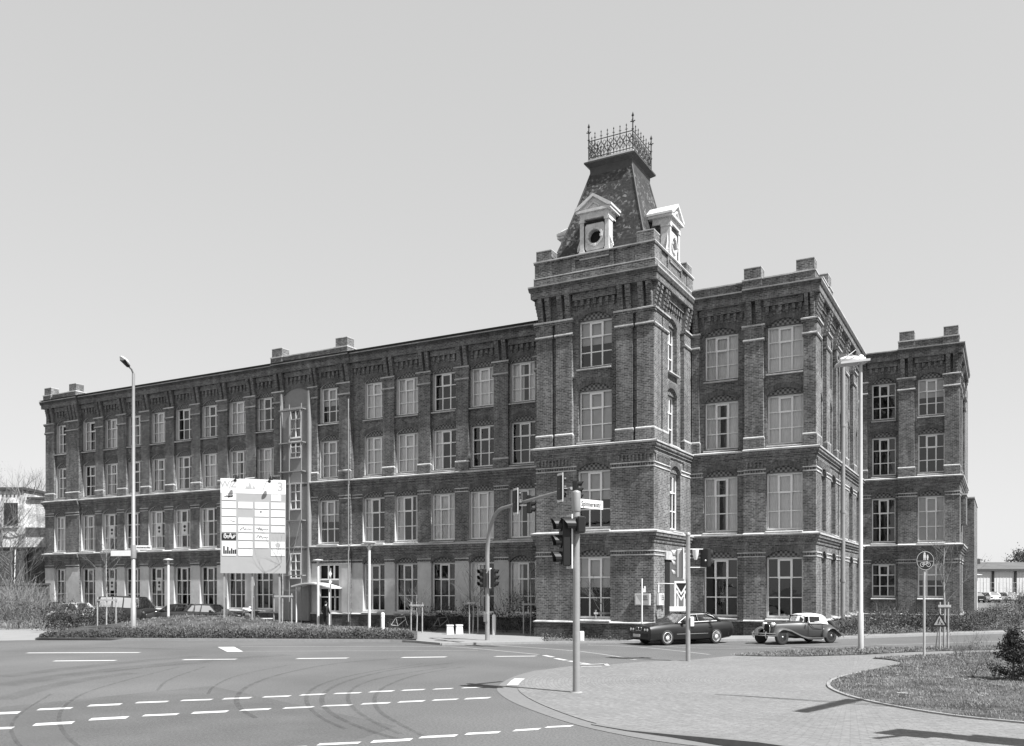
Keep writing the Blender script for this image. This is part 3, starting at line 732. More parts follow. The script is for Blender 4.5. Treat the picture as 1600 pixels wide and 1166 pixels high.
# ---- doorway below, in the pavilion
mb = MB(); du = -40.45
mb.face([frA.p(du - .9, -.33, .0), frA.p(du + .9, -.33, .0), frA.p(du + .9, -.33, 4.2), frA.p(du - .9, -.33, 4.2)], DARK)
mb.box(du - .9, du + .9, 47.69, 47.83, 2.62, 3.1, PLASTD)
D = mb.build('entrance', MILL)
mb = MB()
for a, b, z0, z1 in ((-.9, -.82, 0, 4.18), (.82, .9, 0, 4.18), (-.1, -.02, 0, 2.6), (.42, .5, 0, 2.6), (-.82, .82, 2.5, 2.62), (-.82, .82, 1.9, 1.98), (-.82, .82, 3.1, 3.2), (-.82, .82, 4.1, 4.18), (-.15, -.05, 3.2, 4.1), (.35, .45, 3.2, 4.1), (-.02, .42, .9, .96)):
    mb.box(du + a, du + b, 47.60, 47.68, z0, z1, FRAMEW)
mb.build('door_frame', D)
mb = MB(); n = 14          # curved canopy
for i in range(n):
    x0, x1 = du - 2.2 + 3.4 * i / n, du - 2.2 + 3.4 * (i + 1) / n; z = lambda x: 2.62 + .22 * math.sin((x - du + 2.2) / 3.4 * math.pi * 1.15)
    mb.mesh([(x0, 46.2, z(x0)), (x1, 46.2, z(x1)), (x1, 47.5, z(x1)), (x0, 47.5, z(x0)), (x0, 46.2, z(x0) + .09), (x1, 46.2, z(x1) + .09), (x1, 47.5, z(x1) + .09), (x0, 47.5, z(x0) + .09)],
            [(0, 3, 2, 1), (4, 5, 6, 7), (0, 1, 5, 4), (2, 3, 7, 6), (1, 2, 6, 5), (3, 0, 4, 7)], STEELW)
mb.tube([(du - 1.9, 46.4, 0), (du - 1.9, 46.4, 2.7)], .05, STEELW); mb.tube([(du + 1.0, 46.4, 0), (du + 1.0, 46.4, 2.7)], .05, STEELW)
mb.build('canopy', MILL)
mb = MB(); mb.tube([(-38.60, 47.34, .3), (-38.60, 47.34, 15.3)], .04, PLASTD, 8)  # added pale tube standing in for the sunlit edge of the pavilion
mb.build('downpipe', MILL)

# ---- tower
TX0, TX1, TY0, TY1 = -21.57, -15.06, 41.9, 48.0
frT = FX(TY0)
facade('tower_wall', frT, TX0, TX1, [(-18.3, 1.86)], [(-21.54, -20.65), (-20.42, -19.5), (-17.05, -16.18), (-15.95, -15.09)], mL=1, mR=1, curt=('blind_sheen',), gcur=('blind_sheen',), tooth=True, endL=0, endR=0, brk=2, ldent=[(-21.5, -19.6), (-17.0, -15.1)])  # grey sheets behind these panes paint in the sky's reflection
frTs = Frame((TX1, 0, 0), (0, 1, 0))
facade('tower_wall', frTs, TY0, TY1, [(45.2, 1.7)], [(41.93, 43.0), (43.2, 44.0), (46.66, 47.95)], mL=1, mR=0, curt=(None, 'sides'), endL=0, endR=.3, ldent=[(42.0, 44.2), (46.4, 47.9)], skip=((45.2, 0),), tooth=False, brk=2)
frTw = Frame((TX0, 0, 0), (0, -1, 0))
facade('tower_wall', frTw, -47.6, -TY0, [(-45.0, 1.7)], [(-43.0, -41.93), (-46.8, -45.95 - .0)], mL=0, mR=1, curt=('full',), endL=0, endR=0, nowin=True, brk=2)
mb = MB(); fbox(mb, frTw, -47.3, -41.95, -.5, -.45, 0, 18.2, INTER); mb.build('interior_wall', MILL)
# tower doorway on the side street: pale lintel, porch shade painted as a flat dark panel
mb = MB()
fbox(mb, frTs, 43.45, 46.6, -.02, .10, 4.02, 4.42, LEDGE)
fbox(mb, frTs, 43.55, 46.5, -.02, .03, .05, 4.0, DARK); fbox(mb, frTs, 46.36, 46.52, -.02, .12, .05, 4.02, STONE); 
fbox(mb, frTs, 44.2, 46.3, .0, .045, .1, 3.9, mat('porch_door', .10, .6))
mb.build('tower_door', MILL)
mb = MB(); fbox(mb, frTs, 42.0, 47.0, .0, .9, -.05, .17, STONE); fbox(mb, frTs, 43.3, 46.7, .9, 1.25, -.05, .08, STONE); mb.build('door_step', MILL)
# parapet of the tower
mb = MB(); CX, CY = (TX0 + TX1) / 2, (TY0 + TY1) / 2; hx, hy = (TX1 - TX0) / 2, (TY1 - TY0) / 2
def ringbox(mb, hx, hy, z0, z1, th, m):
    mb.box(CX - hx, CX + hx, CY - hy, CY - hy + th, z0, z1, m); mb.box(CX - hx, CX + hx, CY + hy - th, CY + hy, z0, z1, m)
    mb.box(CX - hx, CX - hx + th, CY - hy + th, CY + hy - th, z0, z1, m); mb.box(CX + hx - th, CX + hx, CY - hy + th, CY + hy - th, z0, z1, m)
ringbox(mb, hx + .10, hy + .10, 18.44, 18.80, .5, BRICK); ringbox(mb, hx + .11, hy + .11, 18.80, 18.85, .5, LEDGE)
ringbox(mb, hx + .0, hy + .0, 18.85, 19.58, .45, BRICK); ringbox(mb, hx + .10, hy + .10, 19.58, 19.66, .5, BRICK); ringbox(mb, hx + .12, hy + .12, 19.66, 19.72, .5, LEDGE)
for sx in (-1, 1):
    for sy in (-1, 1):
        x0, x1 = sorted((CX + sx * (hx + .06), CX + sx * (hx - .95))); y0, y1 = sorted((CY + sy * (hy + .06), CY + sy * (hy - .95)))
        mb.box(x0, x1, y0, y1, 18.86, 19.6, BRICK); mb.box(x0 + .06, x1 - .06, y0 + .06, y1 - .06, 19.68, 20.26, BRICK); mb.box(x0 + .05, x1 - .05, y0 + .05, y1 - .05, 20.26, 20.30, LEDGE)
# recessed panels under the dormers
for fr_, c in ((FX(TY0), CX), (Frame((TX1, 0, 0), (0, 1, 0)), CY)):
    for a, b, z0, z1 in ((-1.15, -.98, 18.86, 19.56), (.98, 1.15, 18.86, 19.56), (-.98, .98, 18.86, 19.02), (-.98, .98, 19.44, 19.56)): fbox(mb, fr_, c + a, c + b, -.02, .08, z0, z1, BRICK)
mb.build('tower_parapet', MILL)
# mansard roof
def shell(levels, m, mb, mats=None):
    P = [[(x0, y0, z), (x1, y0, z), (x1, y1, z), (x0, y1, z)] for x0, x1, y0, y1, z in levels]
    for i in range(len(P) - 1):
        for k in range(4): mb.face([P[i][k], P[i][(k + 1) % 4], P[i + 1][(k + 1) % 4], P[i + 1][k]], mats[i] if mats else m)
    mb.face(P[-1], mats[-1] if mats else m)
PX0, PX1, PY0, PY1 = -19.28, -16.72, 43.42, 46.25
RH = 1.30
mb = MB()
lv = []
for t in [0, .12, .3, .5, .7, .85, 1]:
    q = t ** .88; lv.append((-21.15 + q * (PX0 + .12 + 21.15), -15.5 + q * (PX1 - .12 + 15.5), 42.35 + q * (PY0 + .12 - 42.35), 47.5 + q * (PY1 - .12 - 47.5), 19.3 + t * (3.95 + RH)))
shell(lv, SLATE, mb)
MANS = mb.build('mansard_roof', MILL)
mb = MB()
shell([(PX0 + .10, PX1 - .10, PY0 + .10, PY1 - .10, 23.1 + RH), (PX0 + .08, PX1 - .08, PY0 + .08, PY1 - .08, 23.55 + RH), (PX0 - .02, PX1 + .02, PY0 - .02, PY1 + .02, 23.62 + RH), (PX0 - .16, PX1 + .16, PY0 - .16, PY1 + .16, 23.72 + RH), (PX0 - .16, PX1 + .16, PY0 - .16, PY1 + .16, 23.80 + RH), (PX0 - .04, PX1 + .04, PY0 - .04, PY1 + .04, 23.84 + RH)], LEADM, mb)
shell([(PX0 + .0, PX1 - .0, PY0 + .0, PY1 - .0, 23.83 + RH), (PX0 + .0, PX1 - .0, PY0 + .0, PY1 - .0, 23.97 + RH), (PX0 + .02, PX1 - .02, PY0 + .02, PY1 - .02, 23.98 + RH)], PLAST, mb)
for (ix, iy) in ((0, 2), (1, 2), (1, 3), (0, 3)):
    mb.tube([(l[ix], l[iy], l[4]) for l in lv], .05, LEADM, 6)
mb.build('roof_platform', MANS)
# wrought iron cresting
mb = MB()
def finial(mb, x, y, z0, h, r, arms):
    mb.tube([(x, y, z0), (x, y, z0 + h)], r, IRON, 6)
    mb.lathe([(0.001, h), (r * 2.2, h + r * 3), (.001, h + r * 9)], IRON, 6, org=(x, y, z0))
    for a in arms:
        q = a[1]
        for dx, dy in ((1, 0), (-1, 0), (0, 1), (0, -1)): mb.tube([(x, y, z0 + a[0]), (x + dx * q, y + dy * q, z0 + a[0] + .02)], r * .8, IRON, 5)
        mb.lathe([(.001, -r * 2), (r * 2, 0), (.001, r * 2)], IRON, 6, org=(x, y, z0 + a[0]))
def cres(a, b, n):
    a, b = Vector(a), Vector(b); d = (b - a) / n
    for z, r_ in ((.10, .022), (.98, .024), (.52, .015)): mb.tube([a + Vector((0, 0, z)), b + Vector((0, 0, z))], r_, IRON, 5)
    for i in range(n + 1):
        p = a + d * i
        if 0 < i < n: finial(mb, p.x, p.y, p.z, 1.28, .018, [(1.12, .07), (.55, .06)])
        if i < n:
            m_ = p + d * .5; mb.tube([m_, m_ + Vector((0, 0, .70))], .014, IRON, 5)
            for s0, s1 in ((0, 1), (1, 0)):
                A = p + d * s0; B = p + d * s1; pts = []
                for k in range(9):
                    t = k / 8; q = A.lerp(B, .5 - .5 * math.cos(t * math.pi)); pts.append(q + Vector((0, 0, .12 + .84 * t)))
                mb.tube(pts, .017, IRON, 4)
            for zc in (.33, .75):
                pts = [m_ + d * (.22 * math.cos(t)) + Vector((0, 0, zc + .12 * math.sin(t))) for t in [k * math.pi / 4 for k in range(9)]]
                mb.tube(pts, .015, IRON, 4, cap=False)
zz = 23.97 + RH; pp = [(PX0 + .04, PY0 + .04, zz), (PX1 - .04, PY0 + .04, zz), (PX1 - .04, PY1 - .04, zz), (PX0 + .04, PY1 - .04, zz)]
cres(pp[0], pp[1], 7); cres(pp[1], pp[2], 7); cres(pp[2], pp[3], 7); cres(pp[3], pp[0], 7)
for p in pp: finial(mb, p[0], p[1], zz - .1, 1.75, .034, [(1.55, .13), (1.15, .06), (.75, .06)])
mb.build('iron_cresting', MANS)
# dormers
def dormer():
    mb = MB(); W = STONE
    mb.box(-1.02, 1.02, -.10, .6, 0, .28, W); mb.box(-1.08, 1.08, -.15, .6, .28, .36, W)
    for s_ in (-1, 1):
        a, b = sorted((s_ * .73, s_ * 1.0)); mb.box(a, b, -.06, .5, .36, 1.95, W); mb.box(a - .05, b + .05, -.10, .5, 1.95, 2.10, W); mb.box(a - .03, b + .03, -.09, .5, .36, .5, W)
    # panel with round opening
    n = 24; ro, sq = .40, .68; zc = 1.16; kx, kz = 1.12, .93
    sqp = []; cp = []; ci = []
    for k in range(n):
        t = 2 * math.pi * (k + .5) / n; c, s_ = math.cos(t), math.sin(t); q = sq / max(abs(c), abs(s_)); sqp.append((c * q, .02, zc + s_ * q * 1.1)); cp.append((c * ro * kx, .02, zc + s_ * ro * kz)); ci.append((c * ro * kx * .98, .30, zc + s_ * ro * kz * .98))
    for k in range(n):
        j = (k + 1) % n; mb.face([cp[k], cp[j], sqp[j], sqp[k]], W); mb.face([cp[j], cp[k], ci[k], ci[j]], W)
    mb.face(ci, DARK)
    for k in range(n):      # moulded ring
        j = (k + 1) % n; f = lambda q, r_, y: (math.cos(2 * math.pi * (q + .5) / n) * r_ * kx, y, zc + math.sin(2 * math.pi * (q + .5) / n) * r_ * kz)
        mb.face([f(k, .40, -.05), f(j, .40, -.05), f(j, .52, -.05), f(k, .52, -.05)], W); mb.face([f(k, .52, -.05), f(j, .52, -.05), f(j, .54, .02), f(k, .54, .02)], W); mb.face([f(j, .40, -.05), f(k, .40, -.05), f(k, .40, .02), f(j, .40, .02)], W)
    for t in range(4):
        c, s_ = [(0, 1), (1, 0), (0, -1), (-1, 0)][t]; mb.box(c * .46 - .07, c * .46 + .07, -.09, .02, zc + s_ * .46 - .07, zc + s_ * .46 + .07, W)
    mb.box(-.73, .73, -.005, .018, zc + .70, zc + .80, DARK); mb.box(-.73, .73, -.005, .018, zc - .80, zc - .72, DARK)
    for s_ in (-1, 1): mb.box(s_ * .70 - .025, s_ * .70 + .025, -.004, .016, .36, 1.95, DARK)
    mb.box(-.99, .99, -.10, 1.0, 2.10, 2.42, W)          # entablature
    ped = lambda y, e, zb, za: [(-1.12 - e, y, zb), (1.12 + e, y, zb), (0, y, za)]
    mb.box(-1.2, 1.2, -.26, 1.5, 2.42, 2.56, W)
    # raking cornice
    for s_ in (-1, 1):
        A = [(s_ * 1.26, 2.56), (s_ * 1.26, 2.68), (0, 3.36), (0, 3.20), (s_ * 1.0, 2.60)]
        f0 = [(x, -.28, z) for x, z in A]; f1 = [(x, 2.3, z) for x, z in A]
        mb.face(f0 if s_ > 0 else f0[::-1], W)
        for i in range(5): mb.face([f0[i], f0[(i + 1) % 5], f1[(i + 1) % 5], f1[i]], W)
    mb.face([(-1.05, -.12, 2.56), (1.05, -.12, 2.56), (0, -.12, 3.24)], W)
    for s_ in (-1, 1): mb.mesh([(s_ * .42, -.2, 2.62), (s_ * .42, -.2, 2.70), (0, -.2, 2.98), (0, -.2, 2.88), (s_ * .42, -.1, 2.62), (s_ * .42, -.1, 2.70), (0, -.1, 2.98), (0, -.1, 2.88)], [(0, 1, 2, 3), (1, 5, 6, 2), (0, 3, 7, 4), (0, 4, 5, 1)], W)
    # cheeks and scrolls
    for s_ in (-1, 1):
        mb.box(min(s_ * .80, s_ * .86), max(s_ * .80, s_ * .86), .3, 2.0, .0, 2.3, SLATE)
        pts = [(s_ * (1.0 + .22 * math.exp(-.16 * t) * math.cos(t)), .10, .52 + .26 * math.exp(-.16 * t) * math.sin(t)) for t in [k * .45 for k in range(22)]]
        mb.tube(pts, .055, W, 6); mb.tube([(s_ * 1.2, .10, .6), (s_ * 1.0, .10, 1.1), (s_ * .96, .1, 1.6)], [.07, .06, .04], W, 6)
    o = mb.build('dormer', MANS); return o
d0 = dormer(); d0.location = (CX + .08, TY0 + .02, 19.40)
d0.data.transform(Matrix.Diagonal((.80, .9, .965, 1)))
for loc, rz in (((TX1 - .02, CY + .1, 19.40), R(90)), ((TX0 + .35, CY + .2, 19.40), R(-90)), ((CX, TY1 - .4, 19.40), R(180))): link_mesh('dormer', d0.data, MANS, loc, rz)

# ---- right wing
frR = FX(47.85); frR2 = FX(47.62)
facade('right_wall', frR, TX1, -12.1, [(-13.42, 1.86)], [(-15.0, -14.6)], curt=('full', 'split'), gcur=(None,), endL=0, endR=0, brk=1)
facade('right_wall', frR2, -12.1, -8.38, [(-9.98, 1.86)], [(-12.05, -11.06), (-9.0, -8.41)], mR=1, curt=('full',), gcur=(None,), endL=.22, endR=0, ldent=[(-12.0, -10.95), (-9.0, -8.45)], brk=2)
frS = Frame((-8.38, 0, 0), (0, 1, 0))
SW_ = [(52.95, 1.5), (56.25, 1.5), (59.6, 1.5), (62.8, 1.5)]
facade('side_wall', frS, 47.62, 64.6, [(49.85, 1.4)] + SW_, [(47.65, 49.0), (50.75, 51.9), (54.0, 55.2), (57.3, 58.5), (60.6, 61.8)], mL=1, curt=('full', None), gcur=(None,), endL=0, endR=0, nowin=True, tooth=False, ldent=[(47.8, 51.5)])
for uc, wd in [(49.85, 1.4)] + SW_:
    for k in range(4):
        zb, zs, rise = FL[k]; o = 0 if k < 2 else -.2
        if uc == 49.85:
            mb = MB(); mb.face([frS.p(uc - .75, o - .2, zb), frS.p(uc + .75, o - .2, zb), frS.p(uc + .75, o - .2, zs + .45), frS.p(uc - .75, o - .2, zs + .45)], BRICK); mb.build('blind_niche', MILL)
        else: put_window(frS, uc, o - .30, zb, wd, zs - zb, rng.choice(('full', None)), k < 2, False)
mb = MB(); mb.tube([(-8.12, 54.65, .3), (-8.12, 54.65, 15.6)], .13, STEEL, 10); mb.box(-8.3, -7.9, 54.4, 54.9, 15.6, 16.1, STEEL)
for z in (3, 7, 12): mb.lathe([(.16, -.08), (.16, .08)], STEEL, 10, org=(-8.12, 54.65, z))
mb.build('downpipe', MILL)
# parapets and roof blocks
def parapet(fr, u0, u1, blocks, zt=18.84, hb=19.5, wth=.35):
    mb = MB()
    if u1 > u0:
        fbox(mb, fr, u0, u1, -.45, .12, 18.42, zt, BRICK); fbox(mb, fr, u0, u1, -.50, .16, zt, zt + .07, LEDGE)
    for a, b in blocks:
        fbox(mb, fr, a - .06, b + .06, -.75, .18, 18.42, zt + .0, BRICK); fbox(mb, fr, a - .09, b + .09, -.8, .21, zt, zt + .08, LEDGE)
        fbox(mb, fr, a, b, -.62, .10, zt + .08, hb, BRICK); fbox(mb, fr, a - .01, b + .01, -.63, .11, hb, hb + .04, LEDGE)
    mb.build('parapet', MILL)
parapet(frR, TX1, -12.05, []); parapet(frR2, -11.9, -9.15, [(-12.05, -11.15), (-9.35, -8.45)])
parapet(Frame((-8.38, 0, 0), (0, 1, 0)), 48.8, 51.2, [(50.6, 51.6)], hb=19.6)
parapet(frA, -45.2, -39.3, [(-45.55, -44.6), (-39.75, -38.75)]); parapet(frA, -70.4, -68.2, [(-71.5, -70.6), (-68.2, -67.3)])
# ---- far wing
frF = FX(64.4); frF0 = FX(64.6)
facade('far_wall', frF0, -8.5, -6.1, [(-7.02, 1.5)], [(-8.35, -8.05)], curt=(None, 'blind_sheen'), gcur=(None,), gz=1.95, endL=0, endR=0, brk=1)
facade('far_wall', frF, -6.1, -2.42, [(-4.1, 1.6)], [(-6.05, -5.1), (-3.3, -2.45)], mR=1, curt=('blind_sheen', None), gcur=(None, 'blind_sheen'), gz=1.95, endL=.2, endR=0, ldent=[(-6.0, -5.0)])
frFs = Frame((-2.42, 0, 0), (0, 1, 0))
facade('far_side_wall', frFs, 64.4, 74.2, [(66.6, 1.2), (70.3, 1.2), (72.7, 1.0)], [(64.45, 65.3), (67.7, 69.0), (73.2, 74.15)], mL=1, curt=(None,), endL=0, nowin=True, tooth=False)
parapet(frF, -5.9, -2.6, [(-6.0, -5.1), (-3.35, -2.5)]); 
mb = MB()
mb.face([(-2.42, 74.2, 0), (-2.42, 80, 0), (-2.42, 80, 18.2), (-2.42, 74.2, 18.2)], BRICK); mb.face([(-2.42, 80, 0), (-20, 80, 0), (-20, 80, 18.2), (-2.42, 80, 18.2)], BRICK)
mb.box(-2.41, -1.75, 71.0, 79.6, 0, 8.9, BRICK); mb.box(-2.41, -1.70, 70.9, 79.7, 8.9, 9.0, LEDGE); mb.box(-2.41, -2.1, 66.0, 68.0, 6.8, 8.7, BRICK); mb.box(-2.41, -2.05, 65.95, 68.05, 8.7, 8.8, LEDGE)
mb.build('annex', MILL)

# ------------------------------------------------------------------ small builders
def text_mesh(body, size, m, align='CENTER', sx=1.0):
    c = bpy.data.curves.new('t', 'FONT'); c.body = body; c.size = size; c.align_x = align; c.align_y = 'CENTER'; c.extrude = .002; c.resolution_u = 3; c.offset = .004 * size / .2; c.space_character = 1.12
    o = bpy.data.objects.new('t', c); COL.objects.link(o)
    me = bpy.data.meshes.new_from_object(o.evaluated_get(bpy.context.evaluated_depsgraph_get())); bpy.data.objects.remove(o)
    me.transform(Matrix.Diagonal((sx, 1, 1, 1))); me.transform(Matrix.Rotation(R(90), 4, 'X')); me.materials.clear(); me.materials.append(m); return me
def sphere(mb, c, r, m, n=12, k=8, sq=(1, 1, 1)):
    c = Vector(c); rings = []
    for i in range(k + 1):
        t = math.pi * i / k; rings.append([c + Vector((sq[0] * r * math.sin(t) * math.cos(2 * math.pi * j / n), sq[1] * r * math.sin(t) * math.sin(2 * math.pi * j / n), sq[2] * r * math.cos(t))) for j in range(n)])
    mb.loft(rings, m, caps=False)
def facing(dl, dd):      # rotation so that local -y looks along (lateral, depth) in the viewer's frame
    return YAW + math.atan2(dd, dl) + R(90)
def rbox(mb, x0, x1, y0, y1, z0, z1, m, b=.03):
    P = lambda z, i: [(x0 + i + b, y0 + i, z), (x1 - i - b, y0 + i, z), (x1 - i, y0 + i + b, z), (x1 - i, y1 - i - b, z), (x1 - i - b, y1 - i, z), (x0 + i + b, y1 - i, z), (x0 + i, y1 - i - b, z), (x0 + i, y0 + i + b, z)]
    mb.loft([P(z0, b), P(z0 + b, 0), P(z1 - b, 0), P(z1, b)], m, smooth=False)

# ------------------------------------------------------------------ traffic signals
def head(parent, loc, rz, n=3, sz=.32, case=BLACKS, back=None, vis=.26, name='signal_head', backm=None):
    w_ = sz * .53; mb = MB(); H = n * sz
    rbox(mb, -w_, w_, -.10, .10, -H / 2, H / 2, case, .025)
    for i in range(n):
        z = H / 2 - sz * (i + .5)
        mb.lathe([(sz * .40, -.10), (sz * .40, -.125), (sz * .36, -.125)], case, 14, axis='y', org=(0, 0, z))
        rr = sz * .41; k = 11          # open visor
        A = [(rr * math.cos(t), rr * math.sin(t)) for t in [R(-35 + 250 * j / k) for j in range(k + 1)]]
        f = lambda j, y, q=1.0: (A[j][0] * q, y, z + A[j][1] * q)
        for j in range(k):
            la = .12 + vis * (.62 + .38 * max(0, math.sin(R(-35 + 250 * j / k)))); lb = .12 + vis * (.62 + .38 * max(0, math.sin(R(-35 + 250 * (j + 1) / k))))
            mb.face([f(j, -.1), f(j + 1, -.1), f(j + 1, -lb), f(j, -la)], case, True); mb.face([f(j + 1, -.1, .94), f(j, -.1, .94), f(j, -la, .94), f(j + 1, -lb, .94)], case, True)
    o = mb.build(name, parent, loc, rz)
    L = MB()
    for i in range(n): L.lathe([(sz * .36, -.112), (sz * .25, -.135), (.001, -.145)], LENS, 14, axis='y', org=(0, 0, H / 2 - sz * (i + .5)))
    L.build('lens', o)
    if back:
        b = MB(); bm_ = backm or STEELW
        for a0, a1, z0, z1 in ((-back, -w_ - .005, -H / 2 - .1, H / 2 + .1), (w_ + .005, back, -H / 2 - .1, H / 2 + .1), (-w_ - .005, w_ + .005, H / 2 + .005, H / 2 + .1), (-w_ - .005, w_ + .005, -H / 2 - .1, -H / 2 - .005)):
            b.box(a0, a1, -.03, -.0, z0, z1, BLACKS); b.box(a0, a1, .001, .025, z0, z1, bm_)
        b.build('backboard', o)
    return o
sig = thing('traffic_signal', 'tall grey signal post in the foreground paving carrying the street name plate', 'traffic light', gp(900.5, 1082, .02))
mb = MB(); mb.tube([(0, 0, -.03), (0, 0, .3), (0, 0, 4.75)], [.092, .088, .082], STEEL, 16); mb.lathe([(.098, 4.45), (.108, 4.5), (.108, 4.9), (.10, 4.94), (.02, 4.97)], STEEL, 16)
mb.lathe([(.15, -.02), (.15, .015), (.1, .02)], KERB, 16); mb.build('pole', sig)
fr = lambda l, d, z: tuple(RT * l + FW * d + Vector((0, 0, z)))
fz = facing(-.97, -.20)
head(sig, fr(-.29, -.10, 3.70), fz, 3, .40, back=None, vis=.22)
b = MB(); b.box(-.24, .24, .11, .14, -.66, .66, STEELW); b.build('backboard', sig, fr(-.29, -.10, 3.70), fz)
head(sig, fr(.06, -.22, 4.10), fz, 1, .40, vis=.34)
mb = MB(); 
for z in (3.2, 4.2): mb.tube([fr(0, 0, z), fr(-.25, -.05, z)], .02, BLACKS, 6)
mb.tube([fr(0, 0, 4.1), fr(.05, -.2, 4.1)], .025, BLACKS, 6); mb.build('bracket', sig)
pa = R(44); px = RT * math.cos(pa) + FW * math.sin(pa)
mb = MB(); mb.box(0.0, .90, -.01, .01, -.11, .11, WHITE); np_ = mb.build('name_plate', sig, tuple(px * .10 + Vector((0, 0, 4.66))), YAW + pa)
link_mesh('lettering', text_mesh('Spinnereistr.', .175, BLACK, sx=.76), np_, (.46, -.0125, -.01), 0)
mb = MB(); mb.tube([(0, 0, 4.74), tuple(px * .12 + Vector((0, 0, 4.74)))], .015, STEEL, 6); mb.tube([(0, 0, 4.58), tuple(px * .12 + Vector((0, 0, 4.58)))], .015, STEEL, 6); mb.build('clamp', sig)

MB_ = gp(761.5, 1000.5, .006)
mast = thing('mast_arm_signal', 'curved mast arm signal reaching over the road in front of the tower', 'traffic light', MB_)
l0 = (761.5 - 800) / FPX * 43.95; d0_ = 43.95
tip = Vector((2.43 - l0, 36.6 - d0_, 0)); tu = tip.normalized()
def arm(l, d, z): return fr(l, d, z)
mb = MB(); path = [(0, 0, -.03), (0, 0, 1.2), (0, 0, 4.2)]; rad = [.115, .11, .105]
for i in range(1, 9):
    t = i / 8 * math.pi / 2; q = 1.7 * (1 - math.cos(t)); path.append((tu.x * q, tu.y * q, 4.2 + 2.15 * math.sin(t))); rad.append(.105 - .003 * i)
Lt = tip.length
for i in range(1, 7): q = 1.7 + (Lt - 1.7) * i / 6; path.append((tu.x * q, tu.y * q, 6.35 + .30 * i / 6)); rad.append(.086 - .004 * i)
mb.tube([fr(*p) for p in path], rad, STEEL, 12); mb.build('mast', mast)
for q, zc in ((Lt * .47, 6.45), (Lt - .25, 6.66)):
    base = Vector((tu.x * q, tu.y * q, zc))
    head(mast, fr(base.x + .28, base.y - .1, zc - .1), facing(.95, -.2), 3, .27, vis=.22)
    head(mast, fr(base.x - .32, base.y + .1, zc + .05), facing(.93, .40), 3, .33, case=BLACKS, back=.25, vis=.1)
    mb = MB(); mb.tube([fr(base.x - .4, base.y, zc), fr(base.x + .4, base.y, zc)], .03, STEEL, 6); mb.build('bracket', mast)
head(mast, fr(-.22, -.12, 3.05), facing(-.75, -.65), 3, .30, vis=.2)
head(mast, fr(.28, -.1, 3.05), facing(.95, -.2), 3, .30, vis=.2)
b = MB(); b.box(-.2, .2, .11, .13, -.5, .5, STEELW); b.build('backboard', mast, fr(.28, -.1, 3.05), facing(.95, -.2))
mb = MB(); mb.tube([fr(-.2, -.1, 3.3), fr(.25, -.1, 3.3)], .03, STEEL, 6); mb.build('bracket', mast); mb = MB(); rbox(mb, -.12, .12, -.19, -.1, .9, 1.35, STEEL, .02); mb.build('control_box', mast)

rs = thing('pedestrian_signal', 'slim signal post with push button box standing before the dark saloon', 'traffic light', gp(1075, 1033, .02))
mb = MB(); mb.tube([(0, 0, -.03), (0, 0, 4.45)], [.082, .076], STEEL, 12); mb.lathe([(.09, 4.4), (.09, 4.48), (.02, 4.52)], STEEL, 12); mb.build('pole', rs)
head(rs, fr(-.30, .05, 3.42), facing(-.98, .1), 3, .335, case=GREYP, vis=.16)
b = MB(); b.box(-.27, .27, .11, .15, -.55, .55, STEELW); b.build('backboard', rs, fr(-.30, .05, 3.42), facing(-.98, .1))
head(rs, fr(.63, .05, 3.62), facing(.75, .65), 2, .32, vis=.2)
b = MB(); sphere(b, (0, 0, 0), .035, WHITE, 8, 6); b.build('indicator', rs, fr(.60, -.08, 3.52))
mb = MB()
for z in (3.28, 3.92):
    mb.tube([fr(0, 0, z), fr(.63, .05, z)], .018, STEELW, 6); mb.tube([fr(0, 0, z), fr(-.28, .05, z)], .018, STEELW, 6); mb.build('bracket', rs); mb = MB()
mb.lathe([(.12, 3.9), (.10, 3.7), (.05, 3.55)], STEELW, 10, org=fr(.27, .02, 0)); mb.build('cable_funnel', rs)
mb = MB(); rbox(mb, -.07, .07, -.1, .1, -.17, .17, STEELW, .02); mb.build('push_button', rs, fr(.12, -.03, 1.38), YAW)

# ------------------------------------------------------------------ lamps
def board(parent, loc, rz, w_, h, marks=0):
    mb = MB(); mb.box(-w_ / 2, w_ / 2, -.012, .012, -h / 2, h / 2, WHITE); o = mb.build('sign_plate', parent, loc, rz)
    if marks:
        m = MB(); r = random.Random(3); x = -w_ * .42
        while x < w_ * .40: q = r.uniform(.04, .085); m.box(x, x + q * .75, -.0145, -.0125, -h * .2, h * r.uniform(.08, .24), BLACKS); x += q
        m.build('faded_lettering', o)
lb = gp(208.5, 990.5, .2)
Lh = zat(586, 46.46)
ll = thing('street_lamp', 'tall tapering street lamp by the left shrubs with two white direction plates', 'street lamp', lb)
mb = MB(); mb.tube([(0, 0, -.3), (0, 0, 1.6), (0, 0, 1.62), (0, 0, Lh - .2)], [.14, .135, .11, .075], STEEL, 14); mb.build('pole', ll)
mb = MB(); mb.tube([(0, 0, Lh - .22), fr(-.03, -.15, Lh - .02), fr(-.12, -.4, Lh + .12)], .05, STEEL, 8)
q = MB()
rings = []
for t, w_, h in ((0, .05, .05), (.12, .13, .08), (.4, .19, .11), (.75, .17, .09), (1.0, .06, .03)):
    c = Vector(fr(-.08 - .20 * t, -.30 - .62 * t, Lh + .10 + .36 * t)); s_ = Vector(fr(.95, -.28, 0)).normalized(); rings.append([c + s_ * w_ * math.cos(a) + Vector((0, 0, 1)) * h * math.sin(a) for a in [k * math.pi / 5 for k in range(10)]])
mb.loft(rings, STEELW); mb.build('lamp_head', ll)
mb = MB(); mb.loft([[p + Vector((0, 0, -.05)) for p in r_] for r_ in [[rings[1][k].lerp(rings[1][5], .1) for k in range(10)], [v for v in rings[3]]]], BLACKS); mb.build('lens', ll)
